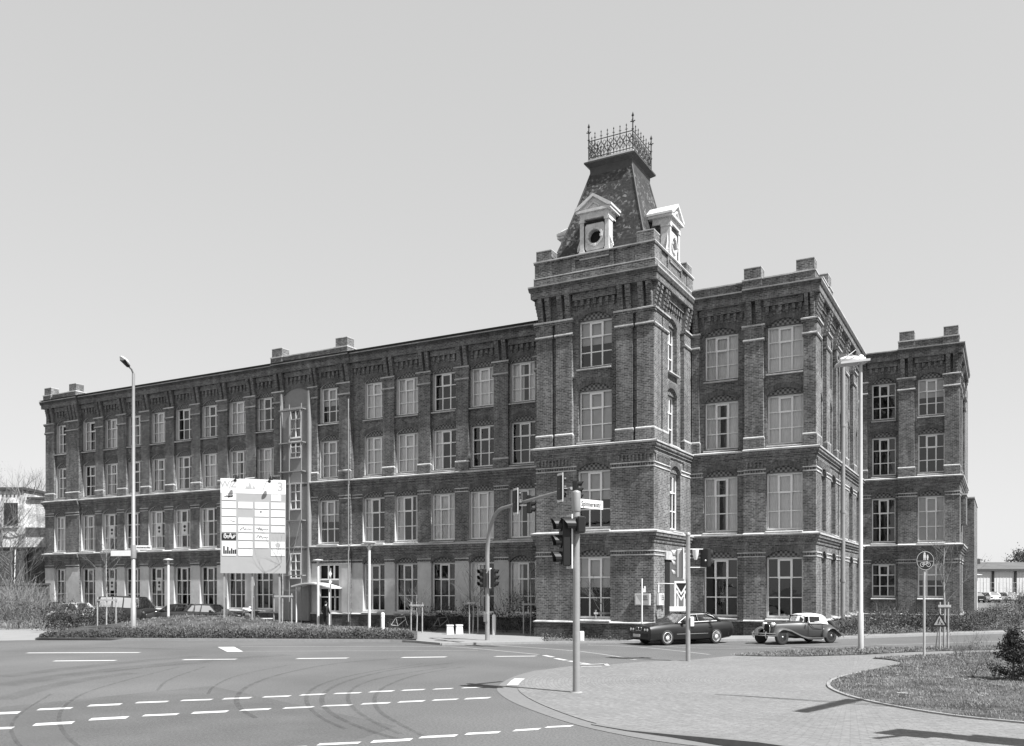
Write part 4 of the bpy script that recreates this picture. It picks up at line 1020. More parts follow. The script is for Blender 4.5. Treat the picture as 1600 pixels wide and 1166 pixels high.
board(ll, fr(-.62, -.05, zat(865, 46.4) - .2), YAW + R(-6), 1.1, .28, 0); board(ll, fr(.50, .05, zat(856, 46.4) - .2), YAW + R(6), .80, .22, 1)
mb = MB(); mb.lathe([(.14, 3.9), (.15, 4.0), (.15, 4.5), (.14, 4.6)], STEEL, 12); mb.build('clamp', ll)

rb = gp(1345, 1014.5, .04); Rh = zat(566, 37.1)
rl = thing('street_lamp', 'tall street lamp on the grass verge behind the roadster with flat twin lantern', 'street lamp', rb)
mb = MB(); mb.tube([(0, 0, -.1), (0, 0, 1.5), (0, 0, 1.52), (0, 0, Rh)], [.115, .11, .09, .065], POLEG, 14); mb.build('pole', rl)
mb = MB()
rings = []
for x, w_, h in ((.22, .10, .10), (.1, .16, .13), (-.2, .20, .16), (-.6, .17, .14), (-.82, .06, .06)): rings.append([Vector(fr(x, .1 + .15 * math.cos(a) * w_ / .16, Rh + .06 + h * math.sin(a))) for a in [k * math.pi / 6 for k in range(12)]])
mb.loft(rings, STEELW); mb.lathe([(.11, Rh - .12), (.11, Rh + .2), (.03, Rh + .24)], STEELW, 12)
A = [fr(-.92, -.25, Rh - .20), fr(.30, -.25, Rh - .06), fr(.30, .45, Rh - .06), fr(-.92, .45, Rh - .20)]
mb.mesh([Vector(a) for a in A] + [Vector(a) + Vector((0, 0, .09)) for a in A], [(0, 3, 2, 1), (4, 5, 6, 7), (0, 1, 5, 4), (1, 2, 6, 5), (2, 3, 7, 6), (3, 0, 4, 7)], GREYP)
for y in (-.24, .44): mb.tube([fr(-.9, y, Rh - .1), fr(-.3, y, Rh + .38), fr(.05, .1, Rh + .1)], .02, STEEL, 5)
mb.build('lantern', rl)

def park_lamp(loc, h, label, style='disc', r=.33, grp='white park lamps'):
    o = thing('park_lamp', label, 'lamp', loc, 0, grp); mb = MB(); mb.tube([(0, 0, -.2), (0, 0, h - .12)], [.085, .08], STEELW, 12); mb.build('pole', o)
    mb = MB()
    if style == 'disc': mb.lathe([(.08, h - .12), (.10, h - .10), (r, h - .04), (r, h), (.02, h + .05)], STEELW, 18)
    else:
        mb.lathe([(.06, h - .40), (.10, h - .36), (.10, h - .30)], STEELW, 12); mb.lathe([(.22, h - .12), (r + .1, h), (r + .1, h + .03), (.02, h + .05)], STEELW, 18)
        for k in range(4): t = k * math.pi / 2 + .4; mb.tube([(.07 * math.cos(t), .07 * math.sin(t), h - .36), (.28 * math.cos(t), .28 * math.sin(t), h - .09)], .018, STEELW, 5)
    mb.build('shade', o); return o
park_lamp(at(263, 62, .25), zat(874, 62) - .25, 'white park lamp standing before the parked dark hatchback')
park_lamp(at(497, 57, 0), zat(875, 57), 'white park lamp beside the curved entrance canopy')
park_lamp(at(577, 52.5, 0), zat(848, 52.5), 'white park lamp with upturned cone head between the ground floor windows', 'cone', .30)
park_lamp(at(1526, 88, 0), zat(898, 88), 'thin white park lamp beside the far car park bushes', 'disc', .5)

# ------------------------------------------------------------------ bollards, tubs, boxes
def bollard(loc, h, r, label):
    o = thing('bollard', label, 'bollard', loc, 0, 'white bollards'); mb = MB(); mb.lathe([(r, -.05), (r, h - .08), (r * .8, h - .02), (.01, h)], WHITE, 14); mb.lathe([(r + .006, h - .30), (r + .012, h - .28), (r + .006, h - .26)], WHITE, 14); mb.build('post', o)
bollard(at(598, 51, 0), zat(957, 51), .11, 'white round topped bollard right of the cone headed lamp'); bollard(gp(772, 992, .006), 1.12, .11, 'white round topped bollard just right of the mast arm signal')
def tub(loc, label):
    o = thing('planter_tub', label, 'planter', loc, YAW + R(12), 'white planter tubs'); mb = MB(); P = lambda w_, z: [(-w_, -w_, z), (w_, -w_, z), (w_, w_, z), (-w_, w_, z)]
    mb.loft([P(.20, 0), P(.17, .4), P(.165, .44), P(.19, .45), P(.19, .52), P(.15, .52), P(.15, .46)], WHITE, smooth=False); mb.build('tub', o)
    m = MB(); m.box(-.148, .148, -.148, .148, .462, .485, EARTH); m.build('soil', o)
tub(gp(703, 991, .006), 'white planter tub, left one of the pair on the forecourt edge'); tub(gp(717.5, 990.5, .006), 'white planter tub, right one of the pair on the forecourt edge')
o = thing('cable_box', 'small white cable box on the verge below the tower', 'utility box', gp(909, 1003.5, .0), YAW); mb = MB(); rbox(mb, -.11, .11, -.1, .1, -.02, .52, WHITE, .03); mb.build('cabinet', o)
mb = MB(); mb.box(-.08, .08, -.104, -.1, .08, .44, STEELW); mb.build('door', o)

# ------------------------------------------------------------------ road signs
def disc_sign(o, r, z, loc=(0, -.06, 0)):
    mb = MB(); mb.lathe([(r, -.012), (r, .012)], BLACKS, 32, axis='y', org=(0, 0, z)); f = mb.build('sign_face', o, loc, 0); return f
s1 = thing('path_sign', 'round dark sign for pedestrians and cyclists on a white post by the lawn', 'road sign', gp(1444, 1024.5, .05), YAW + R(8))
mb = MB(); mb.tube([(0, 0, -.05), (0, 0, 3.9)], .045, POLEG, 10); mb.build('post', s1)
f = disc_sign(s1, .36, 3.55)
mb = MB()
for k in range(32):
    t0, t1 = 2 * math.pi * k / 32, 2 * math.pi * (k + 1) / 32; mb.face([(q * math.cos(t), -.0145, 3.55 + q * math.sin(t)) for q, t in ((.335, t0), (.335, t1), (.35, t1), (.35, t0))], GREYP)
mb.box(-.33, .33, -.0150, -.0135, 3.525, 3.535, GREYP)
def dsc(mb, x, z, r, m, y=-.016, n=14): mb.face([(x + r * math.cos(2 * math.pi * k / n), y, z + r * math.sin(2 * math.pi * k / n)) for k in range(n)], m)
def bar(mb, x0, z0, x1, z1, t, m, y=-.016):
    d = Vector((x1 - x0, 0, z1 - z0)); q = Vector((-d.z, 0, d.x)).normalized() * t / 2; a = Vector((x0, y, z0)); b = Vector((x1, y, z1)); mb.face([a - q, b - q, b + q, a + q], m)
dsc(mb, -.03, 3.82, .04, GREYP); bar(mb, -.03, 3.78, -.03, 3.66, .10, GREYP); bar(mb, -.055, 3.66, -.06, 3.57, .035, GREYP, -.0162); bar(mb, -.01, 3.66, -.005, 3.57, .035, GREYP, -.0164)
dsc(mb, .09, 3.745, .028, GREYP); bar(mb, .09, 3.72, .09, 3.64, .075, GREYP); bar(mb, .09, 3.64, .085, 3.57, .05, GREYP, -.0162)
for x in (-.13, .13):
    n = 16
    for k in range(n):
        a, b_ = 2 * math.pi * k / n, 2 * math.pi * (k + 1) / n; mb.face([(x + .085 * math.cos(a), -.016, 3.40 + .085 * math.sin(a)), (x + .085 * math.cos(b_), -.016, 3.40 + .085 * math.sin(b_)), (x + .068 * math.cos(b_), -.016, 3.40 + .068 * math.sin(b_)), (x + .068 * math.cos(a), -.016, 3.40 + .068 * math.sin(a))], GREYP)
for i, (a, b_, c, d) in enumerate(((-.13, 3.40, -.06, 3.49), (-.06, 3.49, .08, 3.49), (.13, 3.40, .07, 3.51), (-.13, 3.40, .0, 3.40), (.0, 3.40, .08, 3.49), (.0, 3.40, -.07, 3.50), (.04, 3.515, .09, 3.515))): bar(mb, a, b_, c, d, .014, GREYP, -.0161 - i * .0002)
mb.build('pictogram', f)
s2 = thing('roadworks_sign', 'triangular roadworks warning sign standing by the staked young tree', 'road sign', gp(1467, 1015.5, .04), YAW + R(-4))
mb = MB(); mb.tube([(.03, 0, -.05), (.03, 0, 1.0)], .03, STEEL, 8); mb.tube([(-.10, .1, -.05), (-.02, 0, 1.0)], .022, STEEL, 8); mb.build('post', s2)
GT2 = mat('sign_panel_grey', .26, .6)
def tri(s, y, z0): h = s * math.sqrt(3) / 2; return [(-s / 2, y, z0), (s / 2, y, z0), (0, y, z0 + h)]
mb = MB(); A = tri(.66, -.06, .95); B = tri(.66, -.04, .95); mb.loft([A, B], BLACKS, smooth=False); f = mb.build('sign_face', s2)
mb = MB(); mb.face([(p[0], -.0635, p[2]) for p in tri(.44, 0, 1.02)], GT2); mb.build('panel', f)
mb = MB(); dsc(mb, .0, 1.27, .026, BLACK, -.066); bar(mb, -.01, 1.25, -.05, 1.15, .05, BLACK, -.066); bar(mb, -.05, 1.15, -.09, 1.05, .022, BLACK, -.0663); bar(mb, -.045, 1.15, -.02, 1.05, .022, BLACK, -.0666); bar(mb, -.02, 1.22, .04, 1.14, .018, BLACK, -.0669); bar(mb, .0, 1.2, .08, 1.08, .012, BLACK, -.0672)
mb.face([(.03, -.066, 1.04), (.15, -.066, 1.04), (.09, -.066, 1.12)], BLACK); mb.build('pictogram', f)
s3 = thing('sign_post', 'slim post with narrow tilted sign plates before the entrance canopy', 'road sign', at(516.5, 56, 0), YAW)
mb = MB(); mb.tube([(0, 0, -.1), (0, 0, zat(888, 56))], .045, STEEL, 8); mb.build('post', s3)
mb = MB(); 
for z, h in ((3.45, .42), (2.95, .36)): mb.mesh([(-.10, -.09, z), (0, -.07, z - h / 2), (.1, -.05, z), (0, -.07, z + h / 2), (-.10, -.07, z), (0, -.05, z - h / 2), (.1, -.03, z), (0, -.05, z + h / 2)], [(0, 1, 2, 3), (4, 7, 6, 5), (0, 4, 5, 1), (1, 5, 6, 2), (2, 6, 7, 3), (3, 7, 4, 0)], STEELW)
mb.build('sign_face', s3)
s4 = thing('sign_post', 'thin white post with dark backed triangular sign against the tower brickwork', 'road sign', at(1003, 43.0, .09), YAW)
mb = MB(); mb.tube([(0, 0, -.1), (0, 0, zat(907, 43))], .04, STEELW, 8); mb.build('post', s4)
z_ = zat(915, 43); mb = MB(); mb.mesh([(-.10, .04, z_ - .1), (.14, .2, z_ - .25), (.06, .1, z_ + .25), (-.10, .06, z_ - .1), (.14, .22, z_ - .25), (.06, .12, z_ + .25)], [(0, 1, 2), (3, 5, 4), (0, 3, 4, 1), (1, 4, 5, 2), (2, 5, 3, 0)], BLACKS); mb.build('sign_face', s4)
mb = MB(); mb.box(.05, .22, .24, .26, z_ - .42, z_ - .12, STEELW); mb.build('sign_plate', s4)

# notice boards, lamp and chevron sign at the tower entrance
def notice(name, fr_, u0, u1, z0, z1, label):
    mb = MB(); fbox(mb, fr_, u0, u1, .02, .14, z0, z1, STEELW); o = mb.build(name); tag(o, label, 'notice board')
    m = MB(); fbox(m, fr_, u0 + .05, u1 - .05, .141, .146, z0 + .05, z1 - .05, GREYP); m.build('panel', o)
    m = MB(); r = random.Random(int(z0 * 10 + abs(u0)))
    m.face([fr_.p(u0 + .05, .148, z1 - .05), fr_.p(u0 + .05, .148, z0 + .05), fr_.p(u0 + (u1 - u0) * .45, .148, z0 + .05)], WHITE)
    for k in range(3): fbox(m, fr_, u0 + (u1 - u0) * .5, u0 + (u1 - u0) * r.uniform(.7, .9), .147, .15, z1 - .14 - k * .09, z1 - .11 - k * .09, BLACKS)
    m.build('printing', o)
notice('notice_board', frT, -16.0, -15.22, 1.72, 2.30, 'wide notice board with pale diagonal corner on the tower front')
notice('notice_board', frTs, 42.25, 43.05, 1.72, 2.30, 'narrow notice board on the lit tower side by the doorway')
mb = MB(); mb.tube([frTs.p(42.5, 0, 2.8), frTs.p(42.5, .1, 2.8), frTs.p(42.9, .7, 2.78)], .025, STEELW, 6); mb.lathe([(.04, .1), (.13, -.05), (.12, -.12)], STEELW, 10, org=frTs.p(43.0, .75, 2.72)); mb.tube([frTs.p(42.45, .04, 2.35), frTs.p(42.45, .04, 2.75)], .05, STEELW, 6)
tag(mb.build('wall_lamp'), 'small white bracket lamp over the notice board beside the tower doorway', 'lamp')
cs = thing('chevron_sign', 'open white pylon sign with double chevron emblem at the tower doorway', 'sign', at(1064, 43.6, .09), YAW + R(4))
mb = MB(); ww = .29
for x in (-ww, ww): mb.box(x - .045, x + .045, -.05, .05, -.1, zat(911, 43.6), STEELW)
for x in (-.16, .16): mb.box(x - .03, x + .03, -.03, .03, -.1, zat(925, 43.6), STEELW)
mb.box(-.03, .03, -.025, .025, 0, 1.3, STEELW)
zt = zat(911, 43.6); mb.box(-ww + .045, ww - .045, -.049, .049, zt - .1, zt, STEELW); mb.box(-ww - .28, ww - .05, -.07, .06, 1.35, 1.58, STEELW)
mb.build('frame', cs)
mb = MB(); mb.box(-ww + .046, ww - .046, -.02, .02, zt - .85, zt - .1, BLACKS); mb.build('panel', cs)
mb = MB()
for dz in (0, .26):
    zc = zt - .14 - dz
    for s_ in (-1, 1): mb.mesh([(0, -.045, zc - .42), (s_ * .24, -.045, zc - .02), (s_ * .24, -.045, zc - .16), (0, -.045, zc - .56), (0, -.022, zc - .42), (s_ * .24, -.022, zc - .02), (s_ * .24, -.022, zc - .16), (0, -.022, zc - .56)], [(0, 1, 2, 3), (4, 7, 6, 5), (0, 4, 5, 1), (1, 5, 6, 2), (2, 6, 7, 3)], STEELW)
mb.build('emblem', cs)

# ------------------------------------------------------------------ tenants' board
BD = 51.5
bb = thing('company_board', 'large white board on posts listing tenants in rows of small name panels', 'billboard', at(396, BD, .45), YAW + R(16))
bw_ = 3.62; zb, zt = zat(896, BD) - .45, zat(749, BD) - .45
mb = MB(); mb.box(-bw_ / 2, bw_ / 2, -.05, .05, zb, zt, mat('board_grey', .30, .6, .03, 3)); B_ = mb.build('panel', bb)
mb = MB(); hh = zt - zb; y0 = zt - hh * .155; mb.box(-bw_ / 2, bw_ / 2, -.058, -.051, y0, zt, WHITE); HD = mb.build('header', bb)
GT = mat('grey_print', .34, .7)
link_mesh('lettering', text_mesh('WZ', .52, GT), HD, (-1.38, -.062, y0 + .50), 0); link_mesh('lettering', text_mesh('3', .72, GT), HD, (1.50, -.062, y0 + .42), 0)
mb = MB()
for x, w_, h in ((-.36, .22, .22), (-.2, .26, .44), (.02, .2, .24)): mb.face([(x - w_ / 2, -.0595, y0 + .26), (x + w_ / 2, -.0595, y0 + .26), (x, -.0595, y0 + .26 + h)], GT)
r_ = random.Random(11)
for k in range(3):
    x = .32
    while x < 1.2: q = r_.uniform(.05, .12); bar(mb, x, y0 + .72 - .22 * k, x + q * .7, y0 + .72 - .22 * k, .045, mat('faint_print', .6, .7) if k == 0 and x == .32 else bpy.data.materials['faint_print'], -.0596); x += q
x = -1.75
while x < -.1: q = r_.uniform(.05, .12); bar(mb, x, y0 + .1, x + q * .7, y0 + .1, .04, bpy.data.materials['faint_print'], -.0596); x += q
mb.build('emblem', HD)
cols, rows = 4, 8; cw = bw_ / cols; rh = (y0 - (zb + hh * .175)) / rows
missing = {(1, 0), (2, 0), (1, 2), (2, 7), (3, 5)}
def squig(mb, x, z, w_, h, m, seed):
    r = random.Random(seed); px_, pz = x, z; n = 7
    for k in range(n):
        nx, nz = x + w_ * (k + 1) / n, z + h * r.uniform(-.5, .5); bar(mb, px_, pz, nx, nz, .03, m, -.0760 - .0003 * k); px_, pz = nx, nz
for c in range(cols):
    for q in range(rows):
        if (c, q) in missing or (c, q) == (0, 7): continue
        x0 = -bw_ / 2 + c * cw + .07; x1 = x0 + cw - .12; z1 = y0 - q * rh - .03; z0 = z1 - rh + .08
        if (c, q) == (0, 6): z0 -= rh
        if (c, q) == (3, 0): x1 -= .22
        m_ = BLACKS if (c, q) == (0, 5) else mat('grey_panel', .52, .6) if (c, q) == (3, 4) else WHITE
        mb = MB(); mb.box(x0, x1, -.072, -.051, z0, z1, m_); P_ = mb.build('name_panel', bb)
        mb = MB(); ink = STEELW if m_ == BLACKS else BLACKS; sd = c * 10 + q; xm, zm = (x0 + x1) / 2, (z0 + z1) / 2
        if (c, q) == (0, 0): squig(mb, xm - .28, zm + .05, .5, .12, ink, 4); squig(mb, xm - .26, zm + .03, .5, .10, ink, 8)
        elif (c, q) == (0, 5):
            for k in range(3): squig(mb, x0 + .1, zm + (k - 1) * .05, .65, .3, ink, 20 + k)
        elif (c, q) == (0, 6):
            for k in range(7): xx = x0 + .08 + k * .105; hk = r_.uniform(.15, .55); mb.box(xx, xx + .085, -.0765, -.0725, z1 - .72, z1 - .72 + hk, ink)
        elif (c, q) == (3, 6): dsc(mb, xm, zm, .14, GT, -.0765)
        elif (c, q) in ((1, 4), (2, 5), (0, 3), (2, 4)): squig(mb, x0 + .08, zm, .35, .22, ink if q != 3 else GT, sd); squig(mb, x0 + .45, zm - .02, .3, .06, ink, sd + 3)
        elif (c, q) == (2, 2): dsc(mb, xm - .05, z1 - .1, .05, ink, -.0765)
        else:
            x = x0 + .12 + r_.random() * .2
            while x < x1 - .2: w2 = r_.uniform(.04, .1); bar(mb, x, zm, x + w2 * .7, zm, .05, bpy.data.materials['faint_print'], -.0765); x += w2
        mb.build('printing', P_)
for x in (-1.60, -.06, 1.46):
    mb = MB(); mb.box(x - .05, x + .05, .06, .16, -.5, zb + .6, STEEL); 
    mb.tube([(x + .14, .9, -.5), (x + .08, .14, 1.6)], .04, STEEL, 6); mb.build('leg', bb)
for x in (-1.0, .88):
    mb = MB(); mb.tube([(x, 0, zt - .1), (x, -.30, zt + .28), (x, -.55, zt + .25)], .015, BLACKS, 5); mb.lathe([(.03, .1), (.09, 0), (.10, -.14)], BLACKS, 10, org=(x + .10, -.55, zt + .06)); sphere(mb, (x, -.52, zt - .16), .09, BLACKS, 8, 6); mb.build('spotlight', bb)
# ------------------------------------------------------------------ vehicles (local +x forward, z up)
def wheel(parent, loc, r, wd, rim, style='alloy', side=1):
    mb = MB(); h = wd / 2; q = .71 if style == 'alloy' else .60
    mb.lathe([(r * q, -h * .9), (r * .93, -h), (r, -h * .7), (r, h * .7), (r * .93, h), (r * q, h * .9)], RUBBER, 24, axis='y')
    o = mb.build('wheel', parent, loc)
    m = MB(); y = side * h
    if style == 'alloy':
        m.lathe([(r * q, y * .9), (r * q * .96, y * .98), (r * q * .88, y * .8), (r * .5, y * .86), (r * .16, y * .92), (r * .12, y * 1.0), (.001, y * 1.0)], rim, 24, axis='y')
        for k in range(14):
            t = 2 * math.pi * k / 14; c, s_ = math.cos(t), math.sin(t); m.mesh([(c * r * .24 - s_ * .008, y * .93, s_ * r * .24 + c * .004), (c * r * .24 + s_ * .008, y * .93, s_ * r * .24 - c * .008), (c * r * .5 + s_ * .016, y * .93, s_ * r * .5 - c * .016), (c * r * .5 - s_ * .016, y * .93, s_ * r * .5 + c * .016)], [(0, 1, 2, 3)], BLACKS)
    else:
        m.lathe([(r * q, y * .9), (r * q * .93, y * .9), (r * q * .85, y * .5)], rim, 24, axis='y')
        m.lathe([(r * .17, y * .5), (r * .15, y * 1.1), (r * .06, y * 1.25), (.001, y * 1.25)], CHROME, 10, axis='y')
        for k in range(24):
            t = 2 * math.pi * k / 24; t2 = t + (.35 if k % 2 else -.35); m.tube([(math.cos(t) * r * .14, y * .9, math.sin(t) * r * .14), (math.cos(t2) * r * q * .9, y * .6, math.sin(t2) * r * q * .9)], .006, rim, 4, cap=False)
    m.build('rim', o); return o
def ring_section(x, zb, zt, hb, ht, n=4, crown=.03):
    R_ = [(0, zb), (hb * .86, zb), (hb * .97, zb + .06), (hb, zb + (zt - zb) * .40), (hb * .995, zb + (zt - zb) * .68), (ht, zt - .07), (ht * .93, zt - .015), (ht * .6, zt + crown * .6), (0, zt + crown)]
    return [(x, y, z) for y, z in R_] + [(x, -y, z) for y, z in R_[1:-1][::-1]]
def cut_arches(o, cuts):
    dg = None; tmp = []
    for x, z, r, y0, y1 in cuts:
        mb = MB(); mb.lathe([(r, y0), (r, y1)], BLACK, 28, axis='y', org=(x, 0, z), smooth=False); c = weld(mb.build('tmp')); tmp.append(c)
        m = o.modifiers.new('b', 'BOOLEAN'); m.object = c; m.operation = 'DIFFERENCE'; m.solver = 'EXACT'; m.material_mode = 'TRANSFER'
    dg = bpy.context.evaluated_depsgraph_get(); dg.update(); me = bpy.data.meshes.new_from_object(o.evaluated_get(dg)); o.modifiers.clear(); o.data = me
    for c in tmp: bpy.data.objects.remove(c)
def car(name, label, cat, loc, rz, P, body, group=None):
    """P: dict with stations, cabin and wheel positions"""
    t = thing(name, label, cat, loc, rz, group); s_ = P['st']
    mb = MB(); mb.loft([ring_section(*q) for q in s_], body); b = weld(mb.build('body', t), .001)
    wr = P['wr']; ax = P['axles']; tw = P['track'] / 2; hw = max(q[3] for q in s_)
    cut_arches(b, [(x, wr, wr * P.get('arch', 1.16), y0, y1) for x in ax for y0, y1 in ((tw - .16, hw + .2), (-hw - .2, -tw + .16))])
    for f in b.data.polygons: f.use_smooth = True
    try: b.data.set_sharp_from_angle(angle=R(32))
    except Exception: pass
    # cabin: glass, roof skin and pillars
    (xa, za), (xb, zb_), (xc, zc), (xd, zd_) = P['cab']; wb, wt = P['cw']      # windscreen base, roof front, roof rear, rear base
    G0 = {}
    def side(sy):
        return [(xa, sy * wb * .93, za), (xb, sy * wt * .96, zb_), (xc, sy * wt * .95, zc), (xd, sy * wb * .9, zd_)]
    L, R2 = side(1), side(-1)
    mb = MB()
    gl = P.get('gl', CGLASS); mb.face([L[0], R2[0], R2[1], L[1]], gl); mb.face([L[2], R2[2], R2[3], L[3]], gl)
    for q, sy in ((L, 1), (R2, -1)):
        m0 = ((xa + .1), sy * wb, za + .0); m1 = (xd - .0 * 1, sy * wb, zd_)
        mb.face([q[0], (q[0][0] - .03, sy * wb, za), (q[3][0] + .03, sy * wb, zd_), q[3], q[2], q[1]], gl)
    mb.build('windows', t)
    mb = MB(); n = 7; rows = []
    for i in range(n + 1):
        x = xb + (xc - xb) * i / n; z = zb_ + (zc - zb_) * i / n + .045 * math.sin(math.pi * i / n); w_ = wt
        rows.append([(x, w_, z - .02), (x, w_ * .92, z + .012), (x, w_ * .5, z + .04), (x, 0, z + .05), (x, -w_ * .5, z + .04), (x, -w_ * .92, z + .012), (x, -w_, z - .02)])
    mb.loft(rows, body, caps=False, closed=False)
    for q in (L, R2):
        k = .035; mb.tube([q[0], q[1]], k, body, 6); mb.tube([q[2], q[3]], P.get('cp', .055), body, 6); mb.tube([q[1], ((q[1][0] + q[2][0]) / 2, q[1][1], (q[1][2] + q[2][2]) / 2 + .03), q[2]], k * .9, body, 6)
        for f_ in P.get('bp', (.52,)):
            top = Vector(q[1]).lerp(Vector(q[2]), f_ if f_ < 1 else 1); bot = Vector((top.x + P.get('bpo', .04), math.copysign(wb, q[0][1]), za + (zd_ - za) * f_)); mb.tube([top, bot], .03, body, 6)
    mb.build('roof', t)
    if P.get('trim'):
        for q, sy in ((L, 1), (R2, -1)):
            mb = MB(); o_ = sy * .035
            pts = [Vector((q[0][0] - .10, sy * wb + o_ * .3, za + .02)), Vector(q[1]) + Vector((-.06, o_, -.03)), Vector(q[2]) + Vector((.02, o_, -.03)), Vector(((q[2][0] + q[3][0]) / 2 + .08, sy * (wb + wt) / 2 + o_ * .6, (zc + zd_) / 2 + .04)), Vector((q[3][0] + .30, sy * wb + o_ * .3, zd_ + .03))]
            mb.tube(pts + [pts[0]], .018, STEELW, 6); mb.build('window_trim', t)
    mb = MB()      # seats and dash seen through the glass
    for x in (xb - .35, xc + .25):
        for y in (.36, -.36): rbox(mb, x - .12, x + .08, y - .24, y + .24, za - .25, za + .22, BLACKS, .05)
    mb.build('seat', t)
    for x in ax:
        for sy in (1, -1): wheel(t, (x, sy * (tw + .045), wr), wr, P.get('ww', .19), P['rim'], 'alloy', sy)
    xf, xr = s_[0][0], s_[-1][0]
    for sy in (1, -1):
        for (y, z, r_) in P['lights']:
            m = MB()
            if r_ > 0: m.lathe([(r_, -.02), (r_, .02), (r_ * .8, .035), (.001, .045)], P.get('lm', CHROME), 12, axis='x', org=(xf - .005 + P.get('lx', 0), sy * y, z))
            else: rbox(m, xf - .06, xf + .02, sy * y - .17, sy * y + .17, z - .06, z + .06, P.get('lm', CHROME), .015)
            m.build('headlight', t)
        m = MB(); rbox(m, xr - .015, xr + .06, sy * (s_[-1][4] - .13) - .15, sy * (s_[-1][4] - .13) + .15, s_[-1][2] - .24, s_[-1][2] - .06, LENS, .015); m.build('tail_light', t)
        m = MB(); rbox(m, xa - .42, xa - .28, sy * (wb + .10) - .09, sy * (wb + .10) + .09, za + .0, za + .15, P.get('mir', BLACKS), .03); m.build('mirror', t)
        m = MB(); m.tube([(ax[0] - wr * 1.5, sy * (hw + .004), P['rub']), (ax[1] + wr * 1.5, sy * (hw + .004), P['rub'])], .014, P.get('rubm', CHROME), 6); m.build('side_trim', t)
        for hx in P.get('hnd', (-.35,)): m = MB(); rbox(m, hx - .09, hx + .09, sy * (hw + .0) - .02, sy * (hw) + .02, za - .20, za - .165, P.get('mir', BLACKS), .008); m.build('handle', t)
    m = MB(); bz = P['bump']
    for x, d in ((xf, 1), (xr, -1)):
        pr = [(x - d * .02, -hw * .80), (x + d * .10, -hw * .55), (x + d * .13, 0), (x + d * .10, hw * .55), (x - d * .02, hw * .80)]
        full = [(x - d * .42, -hw * 1.005)] + pr + [(x - d * .42, hw * 1.005)]
        for z0, z1, mm in ((bz - .10, bz + .06, BLACKS), ):
            rows = [[(p[0], p[1], z) for p in full] for z in (z0, z0 + .03, z1 - .03, z1)]
            m.loft(rows, mm, caps=False, closed=False)
            m.face([(p[0], p[1], z1) for p in full], mm); m.face([(p[0], p[1], z0) for p in full][::-1], mm)
        if P.get('bchrome'): m.tube([(p[0] + d * .004, p[1], bz + .02) for p in full], .012, CHROME, 5)
    m.build('bumper', t)
    m = MB(); m.box(xf + .135, xf + .15, -.26, .26, bz - .09, bz + .03, mat_plate); m.build('number_plate', t)
    m = MB(); m.box(xr - .15, xr - .135, -.26, .26, bz - .0, bz + .1, mat_plate); m.build('number_plate', t)
    m = MB(); rbox(m, xf - .03, xf + .012, -P.get('gw', .5), P.get('gw', .5), P['gz'][0], P['gz'][1], BLACKS, .01); g_ = m.build('grille', t)
    if P.get('kidney'):
        m = MB()
        for y in (-.11, .11):
            m.tube([(xf + .03, y - .085, P['gz'][0] + .02), (xf + .03, y + .085, P['gz'][0] + .02), (xf + .02, y + .085, P['gz'][1] + .03), (xf + .02, y - .085, P['gz'][1] + .03), (xf + .03, y - .085, P['gz'][0] + .02)], .012, CHROME, 5)
        m.build('grille_surround', t)
    return t
mat_plate = mat('number_plate', .42, .5)
SALOON = dict(st=[(2.33, .28, .77, .76, .72), (2.29, .22, .81, .83, .78), (1.95, .20, .86, .862, .79), (1.45, .20, .895, .872, .80), (.85, .20, .925, .875, .80), (.2, .20, .93, .876, .79), (-.6, .20, .95, .876, .79), (-1.3, .20, .97, .872, .79), (-1.75, .22, .99, .868, .79), (-2.2, .27, .98, .86, .78), (-2.36, .32, .96, .84, .76), (-2.42, .40, .88, .80, .73)],
              cab=((.88, .93), (.10, 1.33), (-1.02, 1.34), (-1.72, .98)), cw=(.78, .57), wr=.33, axles=(1.42, -1.34), track=1.48, rim=ALLOY, lights=((.62, .665, .075), (.43, .665, .07)), rub=.47, bump=.45, gz=(.60, .745), gw=.76, trim=True, kidney=True, bp=(.46,), hnd=(.05, -1.0), bchrome=False, arch=1.14, cp=.075)
car('parked_saloon', 'black four door saloon with bright alloy wheels waiting before the tower', 'car', at(1064, 41.4, 0), YAW + R(180 + 28), SALOON, paint('black_car_paint', .006, .2)).scale = (1.02, 1.0, 1.05)

# roadster with separate wings
t = thing('classic_roadster', 'grey vintage roadster with white soft top and sweeping wings', 'car', at(1242, 41.6, 0), YAW + R(180 + 26)); GP_ = paint('grey_car_paint', .035); SOFT = mat('soft_top_cloth', .55, .8, .05, 6); GP2 = paint('pale_wing_paint', .07)
def rs_(x, zb, zt, w0, w1, cr=.04): return [(x, y, z) for y, z in [(0, zb), (w0 * .9, zb), (w0, zb + .08), (w0, zb + (zt - zb) * .5), (w1, zt - .06), (w1 * .8, zt), (w1 * .4, zt + cr * .8), (0, zt + cr)]] + [(x, -y, z) for y, z in [(0, zb), (w0 * .9, zb), (w0, zb + .08), (w0, zb + (zt - zb) * .5), (w1, zt - .06), (w1 * .8, zt), (w1 * .4, zt + cr * .8), (0, zt + cr)][1:-1][::-1]]
mb = MB(); mb.loft([rs_(*q) for q in [(1.40, .36, .90, .24, .22, .03), (1.2, .34, .93, .28, .26), (.6, .32, .97, .40, .37), (.1, .30, 1.0, .52, .50), (-.15, .28, 1.0, .60, .58), (-.7, .28, .93, .64, .62), (-1.1, .28, .92, .64, .60), (-1.45, .34, .90, .58, .52), (-1.75, .42, .78, .46, .40), (-1.9, .48, .62, .34, .3)]], GP_); weld(mb.build('body', t), .001)
